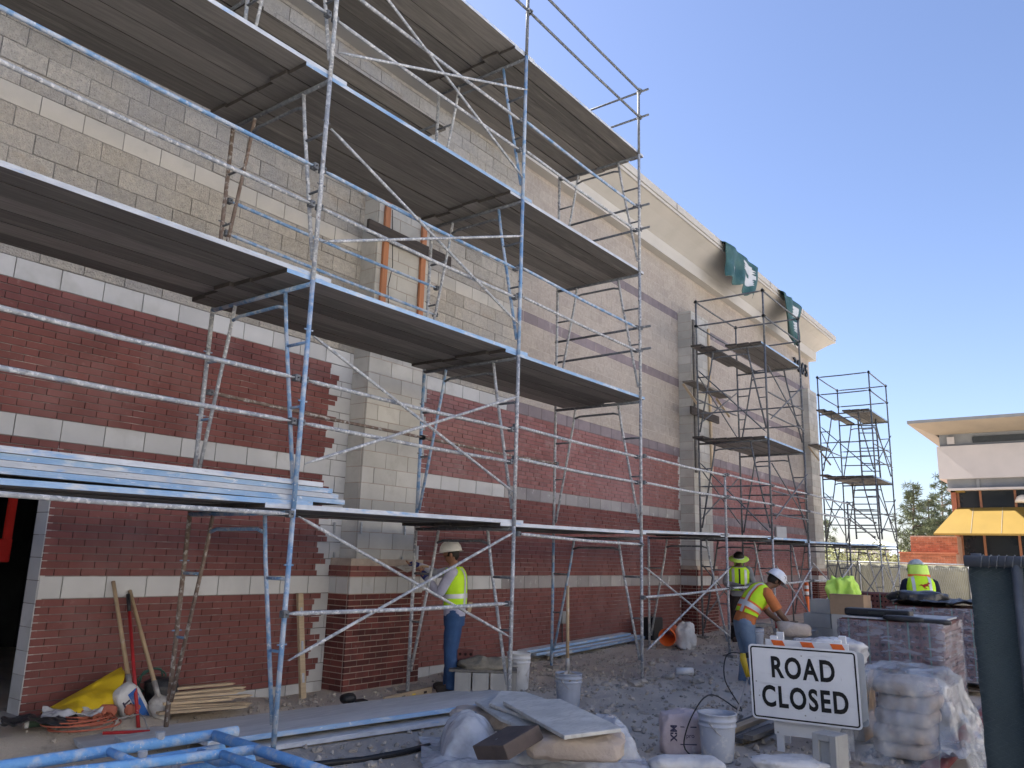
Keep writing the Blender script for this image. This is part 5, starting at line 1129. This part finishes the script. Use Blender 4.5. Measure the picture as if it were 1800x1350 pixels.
# near fence at the right edge
nf = thing('fence_panel', 'dark chain-link fence panel with blue-green windscreen at the right edge', 'fence', (3.48, .44, 0)); zt = 1.645
for y in (-.012, -.145, -1.5): tube_obj('post', [(.065 if y > -.1 else 0, y, 0), (.065 if y > -.1 else 0, y, zt if y < -.1 else zt+.03)], 'fence_pipe', nf, .018, 14)
tube_obj('top_rail', [(0, .02, zt), (0, -1.5, zt)], 'fence_pipe', nf, .021, 14)
mb = MB(); P = []
for i in range(40):
    P.append([Vector((.035+.005*noise.noise(Vector((i*.35, j*.4, 2)))+.003*math.sin(i*.9), .012-1.49*i/39+.005*noise.noise(Vector((i, j*.7, 7)))*(1 if i == 0 else .2), .05+(zt-.066)*j/30)) for j in range(31)])
o = mb.grid(P).build('windscreen', 'fabric_dark', nf, True); md = o.modifiers.new('s','SOLIDIFY'); md.thickness = .004
mb = MB(); pt = .036
for k in range(41):
    y0 = -.01-k*pt; pts = [Vector((.018 + (.004 if j % 2 else -.004), y0 - (pt*.5 if j % 2 else -pt*.5)*1.0,   .06+j*pt*.52)) for j in range(86)]
    mb.tube([p for p in pts if p.z < zt-.02], .0012, 4, cap=False)
mb.build('chain_link', 'fabric_wire', nf)['kind'] = 'stuff'
mb = MB()
for k in range(60): mb.tube([(.0+.024*math.cos(a), -.05-.025*k+.004*a, zt+.024*math.sin(a)) for a in np.linspace(0, 5.5, 8)], .0018, 4, cap=False)
mb.build('tie_wires', 'tube_dark', nf)['kind'] = 'stuff'
# torn tarps over the cornice
def hang(label, pa, pb, drop, seed, narrow=1.0, patch=0):
    t = thing('torn_tarp', label, 'tarp', pa); w = pb-pa; P = []; nx, nz_ = 26, 34
    for j in range(nz_+1):
        f = j/nz_; row = []
        for i in range(nx+1):
            s = i/nx; ww_ = 1-(1-narrow)*f; x = w*((s-.5)*ww_+.5 + .05*f*math.sin(seed+f*3))
            fold = .07*math.sin(s*17+seed+f*2)*(.3+f)+.05*noise.noise(Vector((s*6, f*3, seed))); z = -drop*f*(1+.22*noise.noise(Vector((s*5, seed, 1)))*f)
            over = -.16+.35*max(0,(.12-f)/.12) if f < .12 else -.16+.05*f
            row.append(x + Vector((0, over+fold*.8, z+.06*(f < .02))))
        P.append(row)
    o = MB().grid(P).build('sheet', 'tarp_green', t, True); md = o.modifiers.new('s','SOLIDIFY'); md.thickness = .006
    for k in range(patch):
        i0, j0, wi, hj = [(13,8,9,9),(15,19,7,8),(19,15,5,5),(4,22,3,5)][k]; Q = []
        for j in range(j0, min(j0+hj, nz_)): 
            a = int(abs(2*noise.noise(Vector((j*.5,k,seed))))*2); Q.append([P[j][min(i,nx)] + Vector((0,-.012,0)) for i in range(i0+a, i0+a+wi)])
        MB().grid(Q).build('pale_patch', 'tarp_white', t, True)
    return t
pa, pb = unp(1268,440,Y=7.02), unp(1324,482,Y=7.02); hang('green torn tarp with pale patches hanging over the cornice above the grey tower', Vector((pa.x,7.05,9.46)), Vector((pb.x,7.05,9.46)), 1.0, 1, .9, 4)
pa, pb = unp(1368,515,Y=7.02), unp(1404,545,Y=7.02); hang('narrow ragged green tarp hanging over the cornice near the far corner', Vector((pa.x,7.05,9.46)), Vector((pb.x,7.05,9.46)), 1.45, 4, .35, 2)

# unseen row of pale shops behind the camera, added to bounce sunlight
mat('bounce_stucco', (.74,.71,.65), (.68,.65,.60), .5, .95, .2, 40)
sh_ = thing('added_bounce_shops', 'added unseen row of pale stucco shops, bouncing sunlight onto the store', 'building', (10, -14.5, 0))
MB().box(-48, 48, -9, 0, 2.9, 7.6).build('upper_wall', 'bounce_stucco', sh_); MB().box(-48.2, 48.2, -9.2, .25, 7.6, 8.0).build('parapet', 'bounce_stucco', sh_)
for k in range(17):
    x = -48+k*6; MB().box(x-.35 if k else x, x+.35 if k < 16 else x, -.6, 0, 0, 2.9).build('pier', 'bounce_stucco', sh_)
    if k < 16:
        f_ = MB().box(x+.35, x+5.65, -.42, -.38, 0.3, 2.7).build('added_shop_window', 'glass_dark', sh_); MB().box(x+.35, x+5.65, -.5, -.3, 0, .3).build('stall_riser', 'bounce_stucco', f_); MB().box(x+2.95, x+3.05, -.44, -.36, .3, 2.7).build('mullion', 'grey_trim', f_)
MB().box(-48, 48, -9, -.6, 0, 2.9).build('added_shop_interior', 'interior', sh_)
# ---------------- people ----------------
mat('skin_tan', (.30,.155,.095), (.25,.125,.078), 8, .6, subs=.05); mat('skin_dark', (.16,.085,.055), (.13,.07,.045), 8, .6)
mat('hair', (.015,.012,.01), None, 8, .6)
mat('hivis', (.56,.88,.03), (.50,.80,.025), 6, .75, .4, 14, 0, bdist=.02); mat('hivis_pale', (.62,.90,.18), (.54,.82,.12), 6, .75, .5, 12, bdist=.02)
mat('hivis_orange', (.85,.20,.05), None, 8, .7); mat('reflective', (.62,.64,.66), (.52,.54,.56), 12, .4, metal=.2)
mat('jeans', (.035,.085,.20), (.025,.06,.15), 7, .9, .5, 30, 0, [(6,.66,(.08,.14,.26),.1,.6)]); mat('jeans_light', (.20,.27,.36), (.14,.20,.29), 6, .9, .5, 30)
mat('trousers_dark', (.035,.028,.026), None, 6, .9); mat('shirt_lilac', (.42,.42,.52), (.35,.35,.45), 6, .9, .5, 16, bdist=.02)
mat('shirt_orange', (.52,.17,.06), (.43,.14,.05), 6, .9, .5, 16, bdist=.02); mat('shirt_navy', (.012,.016,.04), None, 6, .9); mat('shirt_grey', (.26,.27,.29), (.2,.21,.23), 6, .9)
mat('helmet_cream', (.80,.79,.74), (.72,.71,.66), 7, .4, 0, 60, 0, [(9,.68,(.4,.37,.32),.05,.6)]); mat('helmet_white', (.72,.76,.84), None, 7, .3); mat('helmet_grey', (.40,.46,.48), None, 7, .4)
mat('boot', (.05,.04,.035), None, 7, .8); mat('glove_blue', (.02,.03,.16), None, 7, .8); mat('logo_red', (.42,.03,.02), None, 7, .8)
def V(*a): return Vector(a)
def loft(rings, n=26, lat=V(0,1,0), cap=False, sq=.85):   # rings: (center, half-width along lat, half-depth, up vector)
    P = []
    for c, w, dp, up in rings:
        up = Vector(up).normalized(); l = (lat-up*lat.dot(up)).normalized(); f = l.cross(up)
        row = []
        for j in range(n):
            a = 2*pi*j/n; ca, sa = math.cos(a), math.sin(a); ca = math.copysign(abs(ca)**sq, ca); sa = math.copysign(abs(sa)**sq, sa)
            row.append(Vector(c)+l*w*ca+f*dp*sa)
        P.append(row)
    return MB().grid(P, closed=True)
def limb(pts, radii, n=12, wr=0, seed=0):
    P, R = smoothpts([Vector(p) for p in pts], radii); R = [r*(1+wr*noise.noise(Vector((i*.9, seed, 1)))) for i, r in enumerate(R)]
    return MB().tube(P, .05, n, radii=R)
def person(label, loc, rz, J, st):
    t = thing('person', label, 'person', loc, rz)
    sp = J['spine']             # list of points hip->neck base
    hip, neck = Vector(sp[0]), Vector(sp[-1]); hd = Vector(J['head']); hf_ = Vector(J['face']).normalized()
    vs, es, rs = [], [], []
    def add(p, r, par=None):
        vs.append(Vector(p)); rs.append(r if isinstance(r, tuple) else (r, r)); i = len(vs)-1
        if par is not None: es.append((par, i))
        return i
    root = add(sp[0], (.13,.11)); k = root
    for p in sp[1:-1]: k = add(p, (.13,.10), k)
    chest = k; nb = add(neck, .06, k); nk = add(neck.lerp(hd, .35), .052, nb); up = (hd-neck).normalized()
    jaw = add(hd - up*.045 + hf_*.02, (.07,.07), nk); hc = add(hd+up*.02, (.085,.09), jaw); ht = add(hd+up*.085, (.06,.065), hc)
    add(hd + hf_*.095 - up*.015, .012, hc); add(hd + hf_*.075 - up*.085, .025, jaw)
    lat = Vector(J.get('lat', (0,1,0)))
    for s in ('L','R'):
        sg = 1 if s == 'L' else -1
        sh, el, wr = Vector(J['sh'+s]), Vector(J['el'+s]), Vector(J['wr'+s])
        a = add(sh, .058, chest); b = add(sh.lerp(el,.5), .05, a); c = add(el, .043, b); c2 = add(el.lerp(wr,.35), .044, c); d = add(wr, (.03,.026), c2)
        h = Vector(J.get('hand'+s, wr-el)).normalized(); sd2 = h.cross(Vector(J.get('palm'+s, (0,0,1)))).normalized(); pn = sd2.cross(h)
        pm = add(wr+h*.055, (.036,.02), d)
        for q, (o_, L_) in enumerate(((-.03,.07),(-.01,.08),(.012,.075),(.032,.06))):
            f1 = add(wr+h*.095+sd2*o_, .0095, pm); f2 = add(wr+h*(.095+L_*.5)+sd2*o_*1.1+pn*.012, .009, f1); add(wr+h*(.095+L_*.85)+sd2*o_*1.1+pn*.04, .008, f2)
        tb_ = add(wr+h*.045-sd2*.045, .011, pm); add(wr+h*.085-sd2*.062+pn*.015, .009, tb_)
        hj, kn, an = Vector(J['hip'+s]), Vector(J['kn'+s]), Vector(J['an'+s])
        a = add(hj, .085, root); b = add(hj.lerp(kn,.5), .075, a); c = add(kn, .056, b); c2 = add(kn.lerp(an,.35), .056, c); d = add(an, .04, c2); add(an+V(.13,0,-.05), (.04,.03), d)
    me = bpy.data.meshes.new('body'); me.from_pydata([tuple(v) for v in vs], es, []); o = bpy.data.objects.new('body', me); C.objects.link(o)
    md = o.modifiers.new('skin', 'SKIN'); md.use_smooth_shade = True
    for i, sv_ in enumerate(me.skin_vertices[0].data): sv_.radius = rs[i]; sv_.use_root = (i == 0)
    subsurf(o, 2); bpy.context.view_layer.update()
    m2 = bpy.data.meshes.new_from_object(o.evaluated_get(bpy.context.evaluated_depsgraph_get())); bpy.data.objects.remove(o)
    m2.name = 'body'; m2.materials.clear(); m2.materials.append(MATS[st['skin']]); m2.polygons.foreach_set('use_smooth', [True]*len(m2.polygons)); obj('body', m2, t)
    # torso clothing rings along the spine
    spv = [Vector(p) for p in sp]
    def at_sp(f):
        L = [0]; 
        for i in range(1, len(spv)): L.append(L[-1]+(spv[i]-spv[i-1]).length)
        d = f*L[-1]
        for i in range(1, len(spv)):
            if d <= L[i]+1e-9: q = (d-L[i-1])/(L[i]-L[i-1]); return spv[i-1].lerp(spv[i], q), (spv[i]-spv[i-1]).normalized()
        return spv[-1], (spv[-1]-spv[-2]).normalized()
    def sm_up(f): return (at_sp(min(1,f+.12))[0]-at_sp(max(0,f-.12))[0]).normalized()
    prof = [(-.10,.175,.125),(0,.178,.13),(.2,.165,.12),(.4,.172,.125),(.6,.19,.13),(.78,.20,.128),(.9,.175,.11),(.97,.11,.085),(1.03,.062,.06)]
    def rings(f0, f1, g, nn=14):
        out = []
        for i in range(nn):
            f = f0+(f1-f0)*i/(nn-1); 
            for a in range(len(prof)-1):
                if prof[a][0] <= f <= prof[a+1][0]: q = (f-prof[a][0])/(prof[a+1][0]-prof[a][0]); w = prof[a][1]*(1-q)+prof[a+1][1]*q; dp = prof[a][2]*(1-q)+prof[a+1][2]*q
            c = at_sp(max(0,min(1,f)))[0]; u = sm_up(max(0,min(1,f)))
            if f < 0: c = c+u*f*(spv[-1]-spv[0]).length
            wob = 1+.02*noise.noise(Vector((f*9, g*50, loc[0])))
            out.append((c, (w+g)*wob, (dp+g)*wob, u))
        return out
    loft(rings(-.08, 1.02, .006), lat=lat).build('shirt', st['shirt'], t, True)
    sl = st.get('sleeve', 1.0)
    for s in ('L','R'):
        sh, el, wr = Vector(J['sh'+s]), Vector(J['el'+s]), Vector(J['wr'+s]); ins = sh.lerp(at_sp(.85)[0], .35)
        if sl >= 1: limb([ins, sh, sh.lerp(el,.5), el, el.lerp(wr,.5), wr], [.062,.072,.064,.056,.05,.042], 14, .08, loc[1]).build('sleeve', st['shirt'], t, True)
        else: limb([ins, sh, sh.lerp(el,.45), sh.lerp(el,.8)], [.062,.077,.074,.076], 14, .05, loc[1]).build('sleeve', st['shirt'], t, True)
        hj, kn, an = Vector(J['hip'+s]), Vector(J['kn'+s]), Vector(J['an'+s])
        limb([hj+V(0,0,.08), hj, hj.lerp(kn,.5), kn, kn.lerp(an,.5), an, an+V(.0,0,-.04)], [.09,.105,.098,.08,.076,.078,.082], 16, .08, loc[0]).build('trouser_leg', st['pants'], t, True)
        b = MB(); crown(b, an+V(.055,0,-.05), V(.145,0,0), V(0,.05,0), V(0,0,.052), .7, .7, 16, 8); b.build('boot', 'boot', t, True)
        if st.get('glove') and s in st.get('gloves','LR'):
            h = Vector(J.get('hand'+s, wr-el)).normalized(); g = MB(); crown(g, wr+h*.05, h*.075, h.orthogonal().normalized()*.045, h.cross(h.orthogonal()).normalized()*.035, .8, .8, 14, 8, .1, 1, 20); g.build('glove', st['glove'], t, True)
    loft([(hip+V(0,0,-.16), .165,.125,(0,0,1)), (hip+V(0,0,-.08),.178,.13,(0,0,1)), (hip+V(0,0,.02),.172,.125, sm_up(0)), (hip+sm_up(0)*.07,.165,.12,sm_up(0))], lat=lat).build('trouser_seat', st['pants'], t, True)
    # vest
    if st.get('vest'):
        f0, f1 = st.get('vf', (.05, .985)); loft(rings(f0, f1, .022, 18), lat=lat, n=30).build('vest', st['vest'], t, True)
        def band(fa, fb, m, g=.027): loft(rings(fa, fb, g, 4), lat=lat, n=30).build('reflective_stripe', m, t, True)
        for fa, fb, m, g in st.get('bands', ()): band(fa, fb, m, g)
        for sgn, fr, m, w, g in st.get('vert', ()):
            P = []
            R_ = rings(.15, .95, g, 12)
            for c, w_, dp, u in R_:
                u = u.normalized(); l = (lat-u*lat.dot(u)).normalized(); f = l.cross(u)
                row = []
                for x in (-w/2, 0, w/2):
                    y = sgn+x; yy = max(-.98, min(.98, y/w_)); row.append(c + l*yy*w_ + f*(fr*dp*(1-abs(yy)**(2/.85))**(.85/2)))
                P.append(row)
            MB().grid(P).build('reflective_stripe', m, t, True)
    # head: hair, hat
    rl = hf_.cross(up).normalized(); fu = rl.cross(hf_).normalized(); Rm = Matrix((hf_, -rl, fu)).transposed(); Rm = Matrix(((hf_.x,-rl.x,fu.x),(hf_.y,-rl.y,fu.y),(hf_.z,-rl.z,fu.z)))
    b = MB(); crown(b, hd - hf_*.02 + fu*.015, hf_*.088, rl*.083, fu*.105, .95, .95, 18, 12, .05, 1, 20); b.build('hair', 'hair', t, True)
    b = MB()
    for s in (1,-1): crown(b, hd + rl*.082*s - fu*.01 + hf_*.0, hf_*.02, rl*.01, fu*.03, .9, .9, 8, 6)
    ears = b.build('ears', st['skin'], t, True); ears['kind'] = 'stuff'
    hp = [(0,.145),(.05,.14),(.09,.118),(.116,.075),(.126,.03),(.128,.005)]
    if st['hat'] == 'hard':
        h = MB().lathe([(r_, z) for r_, z in hp]+[(.124,.0)], 26, hd+fu*.03, rot=Rm, sx=1.12).build('hard_hat', st['hatm'], t, True)
        br_ = st.get('brim', .0); b = MB(); P = []
        for r_, z in ((.120,.012),(.132,.006),(.150,.0)): P.append([hd+fu*(.03+z) + (Rm @ V(math.cos(a)*(r_*1.12 + (.045 if math.cos(a) > .3 else 0)*(math.cos(a)-.3)*1.4*(r_ > .14)), math.sin(a)*r_, 0)) for a in np.linspace(0, 2*pi, 30, endpoint=False)])
        b.grid(P, closed=True); o = b.build('brim', st['hatm'], h, True)
        b = MB(); b.tube([hd+fu*(.03+.142*math.sin(a)) + hf_*(.13*math.cos(a)*1.05) for a in np.linspace(.5, 2.64, 12)], .008, 6); b.build('ridge', st['hatm'], h, True)
        if st.get('logo'): MB().lathe([(.02,0),(.02,.002),(.014,.002),(.014,0)], 14, hd+fu*.10+hf_*.05-rl*.0+ rl*st['logo']*.105, rot=rot_to(rl*st['logo'])).build('round_logo', 'ink', h)
    elif st['hat'] == 'sun':
        h = MB().lathe([(0,.12),(.06,.115),(.1,.07),(.108,.0)], 24, hd+fu*.03, rot=Rm, sx=1.1).build('sun_hat', 'hair', t, True)
        MB().lathe([(.10,.0),(.15,-.012),(.2,-.03),(.2,-.036),(.1,-.01)], 28, hd+fu*.045, rot=Rm, sx=1.08).build('brim', st['hatm'], h, True)
        MB().lathe([(.109,.0),(.111,.03)], 24, hd+fu*.03, rot=Rm, sx=1.1).build('band', 'reflective', h, True)
        P = [[hd - hf_*(.10+.03*i/5) + rl*(j-3)*.03 + fu*(.02-.05*i) + hf_*(.02*abs(j-3)) for j in range(7)] for i in range(6)]; MB().grid(P).build('neck_flap', st['hatm'], h, True)
    return t
def stand(lean=0): pass
HV = 'hivis'
# worker at the near pilaster, facing the wall, arms raised
person('worker in cream hard hat, yellow vest and blue jeans at the near pilaster', (7.80, 6.62, G(7.8,6.62)), math.atan2(.84,-.54), dict(
    spine=[(0,0,.93),(0,0,1.08),(.01,0,1.24),(.02,0,1.38),(.03,0,1.47)], head=(.075,0,1.615), face=(.95,.1,-.12),
    shL=(.03,.19,1.40), elL=(.17,.24,1.15), wrL=(.34,.12,1.32), shR=(.05,-.19,1.41), elR=(.28,-.24,1.38), wrR=(.50,-.10,1.47), handL=(.6,-.3,.6), handR=(.9,.2,.1),
    hipL=(0,.09,.88), knL=(.02,.10,.48), anL=(-.02,.11,.09), hipR=(0,-.09,.88), knR=(.03,-.10,.48), anR=(.05,-.12,.09)),
    dict(skin='skin_tan', shirt='shirt_lilac', pants='jeans', vest=HV, hat='hard', hatm='helmet_cream', glove='glove_blue', vf=(.10,.985), bands=[(.30,.40,'reflective',.026)], vert=[(.10,-1,'reflective',.05,.026),(-.10,-1,'reflective',.05,.026),(.10,1,'reflective',.05,.026)]))
tw = thing('trowel', 'steel trowel held up to the pilaster by the worker in the cream hard hat', 'trowel', (7.55, 7.06, 1.44)); MB().add([(0,0,0),(-.02,.10,.05),(-.12,.26,.02),(-.06,.1,-.05),(0,0,.004),(-.02,.10,.054),(-.12,.26,.024),(-.06,.1,-.046)], [(0,1,2,3),(7,6,5,4),(0,4,5,1),(1,5,6,2),(2,6,7,3),(3,7,4,0)]).build('blade', 'steel_worn', tw); MB().tube([(0,0,0),(.03,-.05,.03),(.08,-.13,.03)], .014, 8).build('handle', 'wood_handle', tw, True)
br_ = thing('brush', 'brush with a yellow handle tucked in the back pocket of the worker at the pilaster', 'brush', (7.905,6.47,G(7.8,6.62)+.99)); MB().obox((0,0,.0),(.02,-.015,0),(.006,.008,0),(.012,0,.06)).build('handle','lumber',br_)
# worker in the bright sun hat, facing the camera
w2 = (15.95, 6.12, .1)
person('worker in a lime brimmed sun hat and yellow vest standing by the middle pilaster', w2, math.radians(205), dict(
    spine=[(0,0,.93),(0,0,1.08),(.01,0,1.24),(.01,0,1.38),(.03,0,1.47)], head=(.09,0,1.60), face=(.9,0,-.35),
    shL=(.0,.19,1.40), elL=(.08,.27,1.13), wrL=(.26,.10,1.05), shR=(.0,-.19,1.40), elR=(.08,-.27,1.13), wrR=(.27,-.06,1.10),
    hipL=(0,.09,.88), knL=(.02,.10,.48), anL=(0,.11,.09), hipR=(0,-.09,.88), knR=(.02,-.10,.48), anR=(0,-.12,.09)),
    dict(skin='skin_dark', shirt='shirt_grey', pants='trousers_dark', vest=HV, hat='sun', hatm='hivis_pale', vf=(.12,.985), glove='shirt_grey', vert=[(.0,1,'black',.035,.026),(.12,1,'reflective',.05,.026),(-.12,1,'reflective',.05,.026)]))
# worker in the orange shirt bending to the right
p3 = unp(1309, 1090, d=11.2)
person('worker in white hard hat, orange shirt and striped vest bending over the work bench', (p3.x, p3.y, p3.z-.93), math.radians(-48), dict(
    spine=[(0,0,.93),(.05,0,1.07),(.14,0,1.20),(.24,0,1.31),(.33,0,1.38)], head=(.46,.0,1.475), face=(.80,.0,-.62),
    shL=(.25,.19,1.31), elL=(.42,.22,1.04), wrL=(.62,.12,.86), shR=(.26,-.19,1.31), elR=(.42,-.22,1.04), wrR=(.64,-.10,.85),
    hipL=(-.02,.09,.88), knL=(.04,.10,.48), anL=(0,.11,.09), hipR=(-.02,-.09,.88), knR=(.05,-.10,.48), anR=(.06,-.12,.09)),
    dict(skin='skin_dark', shirt='shirt_orange', sleeve=.5, pants='jeans_light', vest=HV, hat='hard', hatm='helmet_white', logo=1, vf=(.16,.985), bands=[(.24,.44,'hivis_orange',.026),(.285,.395,'reflective',.029)],
      vert=[(.11,-1,'hivis_orange',.085,.026),(.11,-1,'reflective',.05,.029),(-.11,-1,'hivis_orange',.085,.026),(-.11,-1,'reflective',.05,.029),(.12,1,'hivis_orange',.085,.026),(.12,1,'reflective',.05,.029)]))
o = crown(MB(), (0,0,0), (.16,-.2,-.02), (.12,.1,0), (0,0,.10), .7, .8, 22, 12, .3, 15, 5).build('cement_sack', 'bag_paper', None, True, label='open brown sack in the hands of the bending worker', cat='bag'); o.location = unp(1396, 1106, d=10.9)
# far worker with his back to the camera
p4 = unp(1617, 988, d=12.6)
w4 = person('worker seen from behind with a red kangaroo print on his lime vest, beyond the pallets', (p4.x, p4.y, p4.z-1.66), math.radians(22), dict(
    spine=[(0,0,.92),(.03,0,1.06),(.07,0,1.20),(.12,0,1.33),(.17,0,1.42)], head=(.25,0,1.53), face=(.9,0,-.45),
    shL=(.11,.20,1.33), elL=(.16,.28,1.05), wrL=(.30,.28,.82), shR=(.11,-.20,1.33), elR=(.16,-.28,1.05), wrR=(.30,-.28,.82),
    hipL=(0,.09,.88), knL=(.02,.10,.48), anL=(0,.11,.09), hipR=(0,-.09,.88), knR=(.02,-.10,.48), anR=(0,-.12,.09)),
    dict(skin='skin_dark', shirt='shirt_navy', pants='trousers_dark', vest=HV, hat='hard', hatm='helmet_grey', vf=(.1,.985), bands=[], vert=[(.12,-1,'reflective',.045,.026),(-.12,-1,'reflective',.045,.026)]))
# neck flap of his hat
P = [[V(.25-.12-.05*i/6-.03*math.sin(j*.5), (j-4)*.036*(1+.12*i/6), 1.62-.030*i) + V(.05*((j-4)/4)**2,0,0) for j in range(9)] for i in range(7)]
o = MB().grid(P).build('neck_flap', 'hivis_pale', w4, True); md = o.modifiers.new('s','SOLIDIFY'); md.thickness = .006
P = [[V(.25-.12-.05*i/6-.03*math.sin(j*.5)-.008, (j-4)*.0365*(1+.12*i/6), 1.62-.030*i) + V(.05*((j-4)/4)**2,0,0) for j in range(9)] for i in (5.0,6.2)]
MB().grid(P).build('flap_stripe', 'hivis_orange', w4, True)
# leaping kangaroo emblem on the back of the vest
kp = [(-.085,.0),(-.05,.022),(-.02,.015),(.01,.03),(.035,.028),(.05,.045),(.055,.065),(.064,.05),(.085,.045),(.088,.036),(.06,.026),(.05,.008),(.062,-.02),(.055,-.022),(.04,.0),(.02,-.012),(.0,-.022),(.03,-.05),(.02,-.052),(-.025,-.025),(-.03,-.008),(-.055,.004)]
o = MB().prism([V(0,-x*.95,z*.95) for x, z in kp], V(-.004,0,0)).build('kangaroo_emblem', 'logo_red', w4); o.location = (-.062,-.03,1.30); o.rotation_euler = (0,.36,0)
# hi-vis vest thrown on the block stack
o = crown(MB(), (0,0,.10), (.20,0,0), (0,.24,0), (0,0,.20), .9, .9, 90, 56, 0).build('safety_vest', 'hivis_pale', None, True, label='lime safety vest thrown in a heap on the grey block stack', cat='vest')
for v in o.data.vertices:
    n_ = v.co.normalized(); q_ = v.co.copy(); q_.z *= .45; a = crum(q_+V(3,0,0), 8); b_ = crum(q_, 17); v.co += n_*(.22*a+.10*b_-.12+.06*noise.noise(v.co*4)); v.co.z = max(v.co.z, -.02)
o.location = (13.0, 3.36, 1.14); o.scale = (.8,.8,.85)
